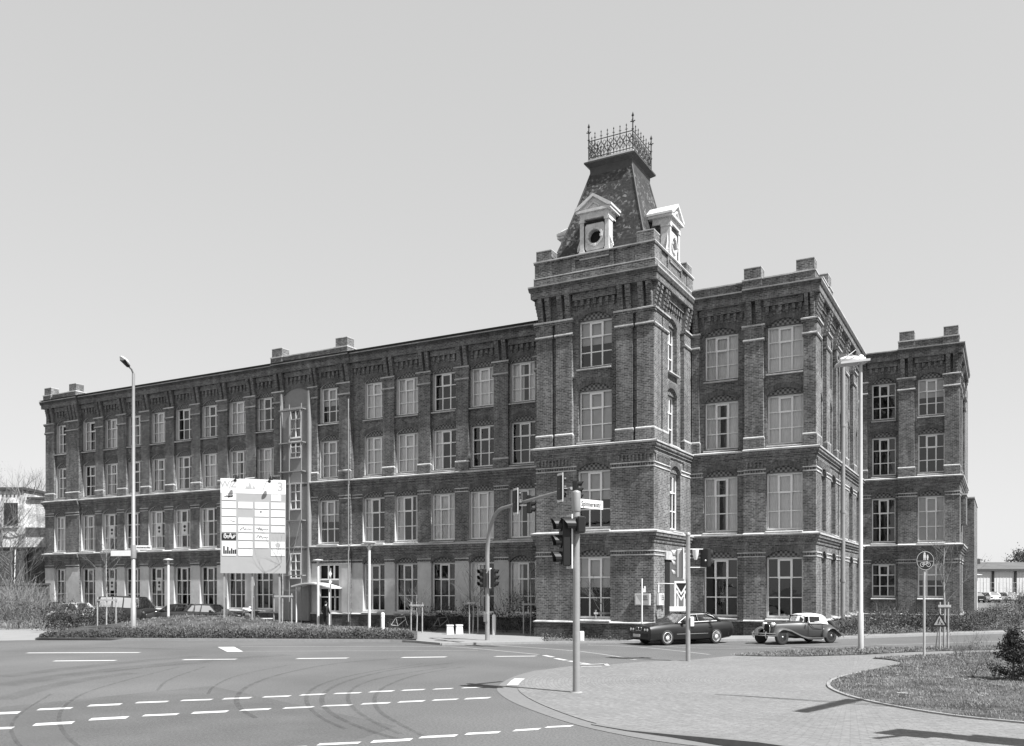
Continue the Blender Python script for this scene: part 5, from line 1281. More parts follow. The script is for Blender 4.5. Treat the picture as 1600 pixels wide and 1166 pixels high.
def wing(pts, w_, m, y):       # sheet-metal wing swept along a path: arched cross section
    rows = []
    for i, (x, z) in enumerate(pts):
        x0, z0 = pts[max(0, i - 1)]; x1, z1 = pts[min(len(pts) - 1, i + 1)]; d = Vector((x1 - x0, 0, z1 - z0)).normalized(); nn = Vector((-d.z, 0, d.x))
        if nn.z < 0 and False: nn = -nn
        row = []
        for k in range(7):
            a = -1 + 2 * k / 6; row.append((x - nn.x * .10 * a * a, y + a * w_ / 2, z - nn.z * .10 * a * a))
        rows.append(row)
    mb = MB(); mb.loft(rows, m, caps=False, closed=False); rows2 = [[(p[0], p[1], p[2] - .012) for p in r_] for r_ in rows]; mb.loft(rows2, m, caps=False, closed=False)
    return mb.build('wing', t)
for sy in (1, -1):
    fw = [(1.22 + .43 * math.cos(a), .36 + .43 * math.sin(a)) for a in [R(q) for q in (8, 25, 45, 65, 85, 105)]] + [(.80, .70), (.55, .58), (.25, .44), (-.05, .34), (-.4, .30), (-.85, .30)]
    wing(fw[::-1], .36, GP2, sy * .64)
    rw = [(-1.30 + .42 * math.cos(a), .36 + .43 * math.sin(a)) for a in [R(q) for q in (-8, 15, 40, 65, 90, 115, 140)]] + [(-1.78, .52), (-1.92, .38), (-1.98, .33)]
    wing(rw[::-1], .34, GP2, sy * .66)
    m = MB(); m.box(-.88, .0, sy * .64 - .17, sy * .64 + .17, .255, .285, GP2); m.build('running_board', t)
    for x in (1.22, -1.30): wheel(t, (x, sy * .67, .355), .355, .17, BLACKS, 'wire', sy)
    m = MB(); sphere(m, (1.30, sy * .27, .90), .11, CHROME, 14, 8, (1, 1, 1)); m.lathe([(.10, 0), (.10, .05), (.001, .07)], STEELW, 14, axis='x', org=(1.35, sy * .27, .90)); m.tube([(1.28, sy * .27, .8), (1.28, sy * .22, .62)], .02, CHROME, 6); m.build('headlight', t)
    m = MB(); m.tube([(-.10, sy * .5, 1.0), (-.16, sy * .46, 1.32)], .022, GP_, 6); m.build('windscreen_post', t)
    m = MB(); m.face([(-.24, sy * .60, .95), (-.80, sy * .62, .94), (-.80, sy * .56, 1.25), (-.27, sy * .54, 1.27)], CGLASS); m.tube([(-.24, sy * .605, .95), (-.80, sy * .625, .94), (-.80, sy * .565, 1.25), (-.27, sy * .545, 1.27), (-.24, sy * .605, .95)], .03, SOFT, 6); m.tube([(-.24, sy * .63, .96), (-.45, sy * .655, .72), (-.80, sy * .655, .66), (-.9, sy * .65, .68)], .012, BLACKS, 5); m.tube([(-.20, sy * .62, .95), (-.20, sy * .652, .36)], .008, BLACKS, 4); m.tube([(-.93, sy * .63, .90), (-.93, sy * .65, .36)], .008, BLACKS, 4); m.build('door', t)
    m = MB(); sphere(m, (-.12, sy * .70, 1.0), .06, CHROME, 10, 6, (.5, 1, 1)); m.build('mirror', t)
    m = MB(); sphere(m, (-1.86, sy * .52, .55), .05, LENS, 8, 6); m.build('tail_light', t)
mb = MB()      # soft top
def top(x, w_, z0, z1): return [(x, w_, z0), (x, w_ * .97, z0 + (z1 - z0) * .45), (x, w_ * .86, z1 - .04), (x, w_ * .6, z1), (x, 0, z1 + .025), (x, -w_ * .6, z1), (x, -w_ * .86, z1 - .04), (x, -w_ * .97, z0 + (z1 - z0) * .45), (x, -w_, z0)]
mb.loft([top(-.06, .56, 1.26, 1.32), top(-.35, .58, 1.26, 1.37), top(-.62, .59, 1.25, 1.38)], SOFT, caps=False, closed=False)
mb.loft([top(-.62, .59, 1.25, 1.38), top(-.82, .60, 1.24, 1.375)], SOFT, caps=False, closed=False)
mb.loft([top(-.82, .61, .93, 1.375), top(-1.05, .61, .90, 1.33), top(-1.22, .58, .88, 1.20), top(-1.34, .52, .86, .98)], SOFT, caps=False, closed=False); mb.build('soft_top', t)
m = MB(); m.face([(-.09, .48, 1.0), (-.09, -.48, 1.0), (-.15, -.44, 1.30), (-.15, .44, 1.30)], DGLASS); m.tube([(-.09, .48, 1.0), (-.15, .44, 1.30), (-.15, -.44, 1.30), (-.09, -.48, 1.0)], .015, BLACKS, 5); m.build('windscreen', t)
m = MB(); rbox(m, 1.36, 1.46, -.20, .20, .42, .92, BLACKS, .05); g_ = m.build('grille', t)
m = MB(); m.tube([(1.44, -.19, .44), (1.44, -.2, .8), (1.43, -.12, .93), (1.43, .12, .93), (1.44, .2, .8), (1.44, .19, .44)], .018, CHROME, 6); m.build('grille_surround', g_)
m = MB()
for z in (.42, .52): m.tube([(1.60, -.78, z), (1.78, -.4, z), (1.82, 0, z), (1.78, .4, z), (1.60, .78, z)], .022, CHROME, 8)
for y in (-.42, .42): m.tube([(1.80, y, .30), (1.84, y, .46), (1.80, y, .60)], .025, CHROME, 6)
m.tube([(1.3, 0, .46), (1.8, 0, .46)], .03, BLACKS, 5); m.build('bumper', t)
m = MB(); m.tube([(-1.95, -.7, .34), (-2.02, 0, .34), (-1.95, .7, .34)], .025, CHROME, 6); m.tube([(-2.02, -.5, .26), (-2.04, -.5, .46)], .02, CHROME, 5); m.tube([(-2.02, .5, .26), (-2.04, .5, .46)], .02, CHROME, 5); m.build('bumper', t)
m = MB(); rbox(m, -.75, -.55, -.5, .5, .5, 1.0, BLACKS, .06); m.build('seat', t)
m = MB(); m.lathe([(.33, -.07), (.33, .07), (.2, .08), (.001, .06)], RUBBER, 20, axis='x', org=(-1.86, 0, .70)); m.build('spare_wheel', t)

for c in kids(t):        # stretch the long bonnet and tail, wheels stay round
    if c.name.startswith('wheel'): c.location.x *= 1.17
    else: c.data.transform(Matrix.Diagonal((1.17, 1, 1, 1)))
    for e in kids(c):
        if not c.name.startswith('wheel'): e.data.transform(Matrix.Diagonal((1.17, 1, 1, 1)))
HATCH = dict(gl=DGLASS, st=[(1.92, .36, .66, .68, .62), (1.86, .28, .74, .78, .72), (1.5, .22, .82, .82, .75), (1.0, .20, .90, .835, .76), (.4, .20, .93, .838, .76), (-.5, .20, .95, .838, .76), (-1.2, .22, .96, .83, .75), (-1.7, .30, .95, .80, .73), (-1.84, .38, .88, .76, .70)],
             cab=((.92, .91), (.25, 1.37), (-1.15, 1.38), (-1.72, .96)), cw=(.755, .56), wr=.29, axles=(1.22, -1.22), track=1.40, rim=ALLOY, lights=((.50, .64, -1),), rub=.48, bump=.42, gz=(.58, .70), gw=.30, bp=(.5,), hnd=(-.2,), lm=STEELW, rubm=BLACKS, cp=.09)
ESTATE = dict(HATCH, cab=((.95, .91), (.25, 1.38), (-1.45, 1.38), (-1.78, .96)), bp=(.42, .78))
VAN = dict(gl=DGLASS, st=[(2.2, .40, .92, .80, .74), (2.15, .30, 1.0, .86, .80), (1.8, .26, 1.1, .90, .84), (1.2, .24, 1.16, .91, .85), (0, .24, 1.18, .91, .86), (-1.6, .24, 1.18, .91, .86), (-2.15, .30, 1.16, .90, .85), (-2.25, .4, 1.1, .88, .83)],
           cab=((1.95, 1.10), (1.15, 1.86), (-2.1, 1.90), (-2.22, 1.16)), cw=(.86, .72), wr=.31, axles=(1.45, -1.4), track=1.56, rim=GREYP, lights=((.58, .78, .09),), rub=.62, bump=.50, gz=(.70, .86), gw=.4, bp=(.25, .6), hnd=(.8,), cp=.07, rubm=BLACKS)
DK = paint('dark_blue_paint', .018); MK = paint('dark_grey_paint', .035); SV = paint('silver_paint', .45); WP = paint('white_car_paint', .70); AN = paint('anthracite_paint', .028)
car('parked_hatchback', 'silver hatchback parked behind the dark shrubs at the far left', 'car', at(112, 67.0, 0), R(180), HATCH, SV)
car('parked_hatchback', 'dark car mostly hidden by shrubs left of the silver hatchback', 'car', at(70, 71.5, 0), R(188), HATCH, MK)
car('parked_van', 'dark van parked behind the tall left street lamp', 'van', at(200, 66.0, 0), R(4), VAN, DK)
car('parked_hatchback', 'dark hatchback with white front plate parked right of the van', 'car', at(275, 63.5, 0), R(196), HATCH, AN)
car('parked_estate', 'black estate car half hidden by the grass mound', 'car', at(332, 61.5, 0), R(4), ESTATE, MK)
LOTZ = .5
for px_, d, rz, lab, pt in ((1545, 124, 90, 'white hatchback seen from behind in the far car park, left of the pair', WP), (1571, 124, 92, 'silver hatchback seen from behind in the far car park, right of the pair', SV), (1522, 122, 88, 'dark car half behind the mill corner in the far car park', DK), (1602, 116, 60, 'dark car at the right edge of the far car park', AN), (1556, 131, 30, 'dark car parked across behind the white one in the far car park', MK)):
    car('parked_car', lab, 'car', at(px_, d, LOTZ), YAW + R(rz), HATCH, pt)

# ------------------------------------------------------------------ two-wheelers, bench
def torus(mb, c, R_, r_, m, n=22, k=6):
    c = Vector(c); mb.loft([[c + Vector(((R_ + r_ * math.cos(b)) * math.cos(a), r_ * math.sin(b), (R_ + r_ * math.cos(b)) * math.sin(a))) for b in [2 * math.pi * j / k for j in range(k)]] for a in [2 * math.pi * i / n for i in range(n + 1)]], m, caps=False)
def bicycle(loc, rz, label, col):
    o = thing('bicycle', label, 'bicycle', loc, rz, 'bicycles leaning by the shaded wall')
    for x in (-.52, .52):
        m = MB(); torus(m, (x, 0, .34), .325, .018, RUBBER)
        for k in range(10): a = k * math.pi / 5; m.tube([(x, 0, .34), (x + .31 * math.cos(a), 0, .34 + .31 * math.sin(a))], .004, STEEL, 3, cap=False)
        m.build('wheel', o)
    m = MB(); B_ = (-.10, 0, .30); S_ = (-.22, 0, .78); H_ = (.36, 0, .84)
    for a, b in ((B_, S_), (S_, H_), (B_, (.40, 0, .68)), (B_, (-.52, 0, .34)), (S_, (-.52, 0, .34)), (H_, (.52, 0, .34))): m.tube([a, b], .018, col, 6)
    m.build('frame', o)
    m = MB(); m.tube([(.34, 0, .84), (.31, 0, .98)], .014, STEEL, 5); m.tube([(.22, -.27, .97), (.33, -.15, 1.0), (.33, .15, 1.0), (.22, .27, .97)], .013, STEEL, 5); m.build('handlebar', o)
    m = MB(); rbox(m, -.36, -.10, -.07, .07, .86, .92, BLACKS, .025); m.tube([(-.22, 0, .78), (-.23, 0, .87)], .014, STEEL, 5); m.build('saddle', o)
bicycle(at(624, 53.5, 0), R(15), 'pale bicycle leaning just right of the round topped bollard', STEELW); bicycle(at(668, 53.5, 0), R(75), 'dark bicycle among the low shrubs near the staked saplings', BLACKS); bicycle(at(690, 53.0, 0), R(60), 'grey bicycle standing behind the planter tubs', STEEL)
o = thing('motorcycle', 'motorcycle parked on the mound behind the company board', 'motorcycle', at(390, 57.5, .25), R(175))
for x in (-.65, .68):
    m = MB(); torus(m, (x, 0, .31), .25, .065, RUBBER, 20, 8); m.lathe([(.2, -.03), (.2, .03)], STEEL, 14, axis='y', org=(x, 0, .31)); m.build('wheel', o)
m = MB(); m.loft([[(x, w_ * math.cos(a), z + h * math.sin(a)) for a in [k * math.pi / 5 for k in range(10)]] for x, w_, h, z in ((-.9, .06, .05, .80), (-.55, .13, .08, .78), (-.1, .14, .08, .76))], BLACKS); m.build('seat', o)
m = MB(); m.loft([[(x, w_ * math.cos(a), z + h * math.sin(a)) for a in [k * math.pi / 5 for k in range(10)]] for x, w_, h, z in ((-.15, .10, .08, .80), (.1, .17, .14, .88), (.4, .13, .11, .92))], STEELW); m.build('tank', o)
m = MB(); rbox(m, -.25, .3, -.18, .18, .28, .68, STEEL, .06); m.tube([(.3, .14, .35), (-.1, .16, .25), (-.9, .18, .35)], .05, CHROME, 8); m.build('engine', o)
m = MB(); m.tube([(.68, .09, .31), (.42, .09, 1.0)], .03, CHROME, 6); m.tube([(.68, -.09, .31), (.42, -.09, 1.0)], .03, CHROME, 6); m.tube([(.28, -.36, 1.05), (.42, -.1, 1.06), (.42, .1, 1.06), (.28, .36, 1.05)], .018, CHROME, 6); sphere(m, (.56, 0, .92), .11, STEELW, 10, 6); m.build('handlebar', o)
o = thing('bench', 'low pale slatted bench behind the company board posts', 'bench', at(395, 56.0, .2), YAW + R(5)); m = MB()
for k in range(3): m.box(-1.2, 1.2, -.2 + k * .15, -.08 + k * .15, .42, .47, STEELW)
m.build('seat', o)
for x in (-.9, .9): m = MB(); m.box(x - .05, x + .05, -.18, .2, -.2, .42, STEEL); m.build('leg', o)
# ------------------------------------------------------------------ greenery
def leaf(mb, p, r, size, m):
    a, b = r.uniform(0, 6.283), r.uniform(-1.1, 1.1); d = Vector((math.cos(a) * math.cos(b), math.sin(a) * math.cos(b), math.sin(b))); u = d.orthogonal().normalized(); u.rotate(Matrix.Rotation(r.uniform(0, 6.28), 3, d)); s_ = size * r.uniform(.6, 1.3)
    v = d * s_; w_ = u * s_ * .45; p = Vector(p)
    mb.face([p - v * .5, p + w_ * .5, p + v * .5, p - w_ * .5], m)
def twig(mb, p, d, L, rad, depth, r, m, spread=.6, up=.15, kids_=3, tips=None, n=4):
    p = Vector(p); d = Vector(d).normalized(); pts = [p]; q = d.copy(); k = 3
    for i in range(k):
        q = (q + Vector((r.uniform(-1, 1), r.uniform(-1, 1), r.uniform(-.5, .8) + up)) * .16).normalized(); pts.append(pts[-1] + q * L / k)
    mb.tube(pts, [rad, rad * .85, rad * .7, rad * .5], m, n, cap=False)
    if tips is not None and depth <= 1: tips += pts[1:]
    if depth > 0:
        for j in range(kids_):
            t = r.uniform(.35, 1.0); i = min(k - 1, int(t * k)); b = pts[i].lerp(pts[i + 1], t * k - i)
            nd = (q + Vector((r.uniform(-1, 1), r.uniform(-1, 1), r.uniform(-.4, .8) + up)) * spread).normalized()
            twig(mb, b, nd, L * r.uniform(.5, .75), rad * .55, depth - 1, r, m, spread, up, kids_, tips, 3)
def clumps(mb, r, n, cen, rad, size, m, nc=None):
    cen = Vector(cen); nc = nc or max(3, n // 60); cs = []
    for _ in range(nc):
        while True:
            v = Vector((r.uniform(-1, 1), r.uniform(-1, 1), r.uniform(-1, 1)))
            if .25 < v.length < 1: break
        cs.append((cen + Vector((v.x * rad[0], v.y * rad[1], v.z * rad[2])), r.uniform(.25, .5)))
    for i in range(n):
        c, q = cs[i % nc]; v = Vector((r.gauss(0, 1), r.gauss(0, 1), r.gauss(0, 1))) * .55
        p = c + Vector((v.x * rad[0], v.y * rad[1], v.z * rad[2])) * q
        if p.z > .02: leaf(mb, p, r, size, m)
def shrub(loc, rx, h, n, m, label, group, seed, twigs=14, size=.10, cat='shrub', name='shrub', tw=BARK):
    r = random.Random(seed); o = thing(name, label, cat, loc, r.uniform(0, 6), group)
    mb = MB()
    for k in range(twigs):
        a = r.uniform(0, 6.28); twig(mb, (r.uniform(-.3, .3) * rx, r.uniform(-.3, .3) * rx, -.05), (math.cos(a) * r.uniform(.1, .6), math.sin(a) * r.uniform(.1, .6), 1), h * r.uniform(.6, .95), .013, 2 if twigs < 25 else 1, r, tw, .7, .1, 3)
    mb.build('branches', o); mb = MB(); clumps(mb, r, n, (0, 0, h * .48), (rx, rx, h * .46), size, m); mb.build('foliage', o); return o
SHR = 'shrubs along the far kerb by the right wing'
k = 0
for px_, py_, d_, rx, h, m, n in ((1330, 0, 47.0, 1.1, 1.35, LEAFM, 900), (1362, 0, 49, 1.3, 1.7, LEAFL, 900), (1396, 0, 49, 1.4, 2.0, LEAFM, 1000), (1425, 0, 51, 1.3, 1.7, LEAFM, 900), (1455, 0, 50, 1.5, 1.9, LEAFD, 1000), (1490, 0, 52, 1.4, 1.6, LEAFM, 900), (1518, 0, 52, 1.3, 1.5, LEAFM, 900), (1548, 0, 56, 1.8, 1.5, LEAFD, 1300), (1575, 0, 54, 1.4, 1.25, LEAFL, 900), (1604, 0, 56, 1.7, 2.2, LEAFM, 1100), (1560, 0, 66, 2.0, 1.4, LEAFM, 900), (1612, 0, 66, 2.2, 2.6, LEAFD, 900), (1640, 0, 55, 1.6, 2.4, LEAFM, 700)):
    shrub(at(px_, d_, 0), rx, h * (.75 if k < 7 else .95), int(n * 2.2), m, 'rounded shrub in the row along the far kerb by the right wing', SHR, 100 + k, 16, .10); k += 1
LSH = 'dark shrubs at the left by the driveway'
for px_, d_, rx, h, m, n in ((15, 55, 1.6, 2.0, LEAFM, 700), (52, 56, 1.5, 1.9, LEAFM, 700), (92, 54, 1.5, 1.7, LEAFD, 2000), (122, 53.5, 1.5, 1.6, LEAFD, 2000), (152, 53, 1.4, 1.5, LEAFD, 1600), (180, 52, 1.2, 1.2, LEAFD, 1200), (-25, 56, 1.7, 2.2, LEAFM, 600)):
    shrub(at(px_, d_, 0), rx, h, n, m, 'low tangled shrub between the driveway and the parked cars', LSH, 200 + k, 16, .12); k += 1
for px_, d_, h in ((22, 57.5, 3.2), (58, 58.5, 2.9), (-12, 57, 3.3)):
    shrub(at(px_, d_, 0), 1.3, h, 160, LEAFL, 'tall bare twiggy bush before the brick outbuilding', 'bare bushes at the far left', 230 + k, 34, .09, 'bush', 'bush', BARKL); k += 1
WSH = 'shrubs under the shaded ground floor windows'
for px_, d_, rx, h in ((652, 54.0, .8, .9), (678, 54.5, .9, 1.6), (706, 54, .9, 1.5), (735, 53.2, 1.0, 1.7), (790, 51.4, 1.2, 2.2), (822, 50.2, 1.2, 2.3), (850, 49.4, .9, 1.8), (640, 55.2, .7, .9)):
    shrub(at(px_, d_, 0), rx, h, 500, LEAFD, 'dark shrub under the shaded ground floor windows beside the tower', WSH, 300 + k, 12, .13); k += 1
# foreground conifer-like bush on the lawn
def spruce(loc, h, w_, seed):
    r = random.Random(seed); o = thing('evergreen_bush', 'dark pointed evergreen bush on the lawn at the right edge', 'bush', loc); mb = MB(); mb.tube([(0, 0, -.05), (.03, .02, h * .9)], [.04, .012], BARK, 6)
    lf = MB()
    for k in range(95):
        t = r.random() ** 1.35; z = h * (.02 + .9 * t); a = r.uniform(0, 6.28); L = w_ * (1 - t) ** .6 * r.uniform(.5, 1.15) + .06; e = Vector((math.cos(a) * L, math.sin(a) * L, z + L * r.uniform(.0, .55)))
        b = Vector((0, 0, z)); mb.tube([b, b.lerp(e, .5) + Vector((0, 0, -.03)), e], [.009, .007, .003], BARK, 3, cap=False)
        for q in range(46):
            p = b.lerp(e, r.uniform(.2, 1.08)) + Vector((r.gauss(0, .045), r.gauss(0, .045), r.gauss(0, .05))); leaf(lf, p, r, .075, LEAFD)
    mb.build('trunk', o); lf.build('foliage', o)
spruce(gp(1583, 1062, .05), 1.45, .66, 7)
def bareplant(loc, h, seed, label, group=None):
    r = random.Random(seed); o = thing('sapling_bush', label, 'bush', loc, 0, group); mb = MB()
    for k in range(7): a = r.uniform(0, 6.28); twig(mb, (0, 0, -.03), (math.cos(a) * .5, math.sin(a) * .5, 1), h * r.uniform(.6, 1), .008, 2, r, BARK, .8, .1, 3)
    mb.build('branches', o); lf = MB(); clumps(lf, r, 60, (0, 0, h * .6), (.3, .3, h * .3), .05, LEAFM, 12); lf.build('foliage', o)
for i, (x, y, h) in enumerate(((1512, 1040, .75), (1532, 1035, .95), (1548, 1046, .6), (1520, 1058, .45), (1497, 1030, .5))):
    bareplant(gp(x, y, .05), h, 40 + i, 'thin bare bush on the lawn left of the evergreen', 'thin bare bushes on the lawn')
# young staked trees
def staked(loc, stakes, hs, trunk, label, seed, rz=YAW, crown=True, bar=True, m=WOOD, group='staked young trees'):
    r = random.Random(seed); o = thing('young_tree', label, 'tree', loc, rz, group)
    mb = MB(); twigm = BARK; tp = []
    mb.tube([(0, 0, -.1), (.03, 0, trunk * .4), (-.02, .02, trunk * .75), (.02, 0, trunk)], [.045, .038, .025, .01], BARKL, 6); mb.build('trunk', o)
    cb = MB()
    if crown:
        for k in range(14):
            z = trunk * r.uniform(.42, .98); a = r.uniform(0, 6.28); twig(cb, (0, 0, z), (math.cos(a), math.sin(a), .9), (trunk - z) * .5 + .55, .011, 2, r, twigm, .6, .15, 3)
        cb.build('crown', o)
    for x in stakes:
        mb = MB(); mb.tube([(x, 0, -.1), (x, 0, hs)], .04, m, 8); mb.build('stake', o)
    if bar and len(stakes) > 1:
        mb = MB(); mb.box(min(stakes) - .1, max(stakes) + .1, -.06, -.035, hs - .22, hs - .12, m); mb.build('crossbar', o)
staked(at(166, 50.5, .1), (-.5, .55), 1.95, 5.0, 'young bare tree tied between pale stakes at the left shrubs', 1)
staked(at(441, 52.5, .15), (-.5, .55), 2.1, 6.3, 'young bare tree between stakes just right of the company board', 2)
staked(at(651, 50.8, 0), (-.32, .32), 1.75, 2.2, 'short sapling between two stakes on the forecourt edge left of the tubs', 3)
staked(at(739, 50.0, 0), (-.2, .28), 1.9, 3.4, 'thin sapling with stakes just left of the mast arm signal', 4)
staked(at(829, 48.6, 0), (-.38, .38), 1.85, 4.3, 'young tree between two stakes in front of the tower left corner', 5)
staked(at(943, 45.6, 0), (-.40, .42), 1.45, 2.6, 'sapling between two stakes below the tower front window', 6)
staked(gp(1475, 1013.5, .04), (-.17, .17), 1.95, 4.2, 'young tree tied to two stakes by the roadworks sign', 7)
# island with mound and ground cover
rm_ = random.Random(21)
def mound_h(x, d):      # photo column, distance
    e = min(1, max(0, (d - 43.9) / 1.0)); f = min(1, max(0, (x - 40) / 40)) * min(1, max(0, (652 - x) / 20))
    return .10 + e * f * (.10 + .80 * math.exp(-((x - 325) / 125) ** 2 - ((d - 53) / 4.5) ** 2) + .22 * math.exp(-((x - 190) / 80) ** 2 - ((d - 49) / 4) ** 2))
def mp(x, d, dz=0):
    d0 = 43.9 - .75 * max(0, min(1, (x - 56) / 594)); d = max(d, d0); v = at(x, d); v.z = mound_h(x, d) + dz; return v
mb = MB(); nx, nd = 60, 24
def dlim(x): return min(44.1 + max(0, x - 56) * .10, 57.5 - 6.5 * max(0, (x - 420) / 230))
vs = []; fs = []
for i in range(nx + 1):
    x = 56 + (652 - 56) * i / nx; d0 = 43.9 - .75 * (i / nx)
    for j in range(nd + 1): vs.append(mp(x, d0 + (dlim(x) - d0) * j / nd))
fs = [(i * (nd + 1) + j, (i + 1) * (nd + 1) + j, (i + 1) * (nd + 1) + j + 1, i * (nd + 1) + j + 1) for i in range(nx) for j in range(nd)]
mb.mesh(vs, fs, GRASSB, True); tag(mb.build('mound'), kind='structure')
gc = MB()
for k in range(15000):
    x = rm_.uniform(62, 646); d0 = 43.9 - .75 * ((x - 56) / 594); d = d0 + .15 + abs(rm_.gauss(0, 1.0)); 
    if d > dlim(x): continue
    hm = (.30 if x > 240 else .12 + .18 * max(0, (x - 120) / 120)) * (1 - .3 * math.sin(x * .11) * math.sin(x * .037 + d)) * min(1, (648 - x) / 30 + .3); v = mp(x, d); v.z += rm_.random() ** 1.3 * hm + .02; leaf(gc, v, rm_, .11, LEAFM if rm_.random() < .75 else LEAFD)
for k in range(420):
    x = rm_.uniform(90, 640); v = mp(x, 44.0 - .75 * ((x - 56) / 594) + rm_.random() ** 1.5 * 1.6); a = rm_.uniform(0, 6.28); twig(gc, v, (math.cos(a) * .4, math.sin(a) * .4, 1), rm_.uniform(.25, .62), .006, 1, rm_, BARK, .6, .1, 2, None, 3)
for k in range(90):
    x = rm_.uniform(75, 640); v = mp(x, 44.4 - .75 * ((x - 56) / 594) + rm_.random() * .5, .04); leaf(gc, v, rm_, .16, LEDGE)
tag(gc.build('ground_cover'), 'low dark ground cover strip behind the far kerb', 'ground cover', kind='stuff')
gc = MB()
for k in range(4200):
    x = rm_.uniform(846, 1150); y0, y1 = 1004.5 - (x - 846) * .006, 986 + max(0, (x - 990) * .07); 
    if x > 1005 and rm_.random() < .6: continue
    y = rm_.uniform(y1, y0 - 1.5); v = gp(x, y); v.z = .02 + rm_.random() ** 1.5 * .26
    if v.y > 41.6: continue
    leaf(gc, v, rm_, .10, LEAFM)
tag(gc.build('ground_cover'), 'ragged grass strip along the foot of the tower', 'ground cover', kind='stuff')
flat('tower_verge', [gp(846, 1005), gp(980, 1003.6), gp(1130, 1001.2), gp(1310, 997.3), gp(1290, 993), Vector((-14.9, 41.5, 0)), Vector((-21.6, 41.75, 0)), gp(850, 993)], EARTH, .0)
flat('shrub_bed', [gp(1300, 995.5), gp(1450, 990.8), gp(1600, 987), gp(1800, 980), at(1900, 75), at(1518, 75), Vector((-2.4, 64.4, 0)), Vector((-8.3, 64.4, 0)), Vector((-8.3, 47.7, 0))], EARTH, .0)
flat('shrub_bed', [at(-80, 52.5), at(60, 52), at(200, 50), at(240, 56), at(60, 62), at(-80, 62)], EARTH, .0)
# grass blades
def inpoly(p, poly):
    c = False; j = len(poly) - 1
    for i in range(len(poly)):
        a, b = poly[i], poly[j]
        if (a.y > p.y) != (b.y > p.y) and p.x < (b.x - a.x) * (p.y - a.y) / (b.y - a.y) + a.x: c = not c
        j = i
    return c
def blades(poly, n, h, z, near, seed, label):
    r = random.Random(seed); xs = [p.x for p in poly]; ys = [p.y for p in poly]; mb = MB(); k = 0; tries = 0
    while k < n and tries < n * 12:
        tries += 1; p = Vector((r.uniform(min(xs), max(xs)), r.uniform(min(ys), max(ys)), 0))
        if not inpoly(p, poly): continue
        d = p.dot(FW); xx = 800 + p.dot(RT) / d * FPX
        if xx > 1680: continue
        for q in range(4):
            a = r.uniform(0, 6.28); L = h * r.uniform(.5, 1.3); c = Vector((p.x + r.gauss(0, .05), p.y + r.gauss(0, .05), z)); t = Vector((math.cos(a) * L * r.uniform(.4, 1.3), math.sin(a) * L * r.uniform(.4, 1.3), L)); s_ = Vector((-math.sin(a), math.cos(a), 0)) * .006 * (d / 20)
            mb.face([c - s_, c + s_, c + t], BLADE)
        k += 1
    tag(mb.build('grass'), label, 'grass', kind='stuff')
blades([Vector((p.x, p.y, 0)) for p in LAWN], 8000, .05, .045, 1, 3, 'rough mown grass on the lawn at the right')
blades([Vector((p.x, p.y, 0)) for p in STRIP], 2500, .08, .035, 1, 4, 'grass on the narrow verge below the roadster')
mpoly = [mp(x, 44.5) for x in (230, 330, 430, 560)] + [mp(x, dlim(x) - .5) for x in (560, 430, 330, 230, 200)]
mb = MB()
for k in range(9000):
    x = rm_.uniform(190, 640); d = rm_.uniform(45.2, max(45.3, dlim(x))); v = mp(x, d); a = rm_.uniform(0, 6.28); L = .09 * rm_.uniform(.5, 1.3); s_ = Vector((-math.sin(a), math.cos(a), 0)) * .014
    mb.face([v - s_, v + s_, v + Vector((math.cos(a) * L * .7, math.sin(a) * L * .7, L))], BLADE)
tag(mb.build('grass'), 'grass growing over the mound before the parked cars', 'grass', kind='stuff')
lt = MB(); r = random.Random(9)
for k in range(60):
    x, y = r.uniform(1380, 1600), r.uniform(1040, 1090)
    if k > 22: x, y = r.uniform(1515, 1590), r.uniform(1030, 1062)
    v = gp(x, y, .07)
    if k < 2: a, b = .12, .04
    else: a, b = r.uniform(.015, .045), r.uniform(.01, .03)
    lt.box(v.x - a, v.x + a, v.y - b, v.y + b, .075, .08, LEDGE)
tag(lt.build('litter'), 'pale scraps and dry leaves scattered on the lawn', 'litter', kind='stuff')

# ------------------------------------------------------------------ background
def bare_tree(loc, h, seed, label, name='bare_tree', m=BARK, depth=4, group=None, leafn=0, lm=LEAFL):
    r = random.Random(seed); o = thing(name, label, 'tree', loc, r.uniform(0, 6), group); mb = MB(); mb.tube([(0, 0, -.3), (.08, .05, h * .25), (-.05, 0, h * .5), (.05, .03, h * .95)], [h * .018, h * .014, h * .009, .01], m, 7); mb.build('trunk', o)
    mb = MB(); tips = []
    for k in range(18):
        z = h * r.uniform(.2, .9); a = r.uniform(0, 6.28); twig(mb, (0, 0, z), (math.cos(a), math.sin(a), .8), (h - z) * .55 + h * .1, h * .0045, depth - 1, r, m, .65, .12, 3, tips)
    if leafn:
        for k in range(leafn): leaf(mb, r.choice(tips) + Vector((r.gauss(0, .15), r.gauss(0, .15), r.gauss(0, .15))), r, .10, lm)
    mb.build('crown', o)
bare_tree(at(4, 84), 13.2, 51, 'tall fine twigged birch at the left edge behind the pale building', m=BARKL, leafn=900); bare_tree(at(62, 92), 13.2, 52, 'bare tree rising behind the pale building close to the mill end', leafn=300)
bare_tree(at(18, 66), 6.3, 53, 'leaning bare tree in front of the brick outbuilding'); bare_tree(at(-20, 70), 9.0, 54, 'bare tree at the far left edge by the outbuilding')
D1 = 84
wb = thing('pale_building', 'old whitewashed building with large dark opening beyond the mill end', 'building', at(0, D1), YAW)
sx = D1 / FPX; zt1 = zat(766, D1)
mb = MB(); mb.box(-12, 38 * sx, 0, 9, 0, zt1, BRICKW); mb.box(38 * sx, 105 * sx, .3, 9, 0, zat(780, D1), BRICKW); mb.build('wall', wb)
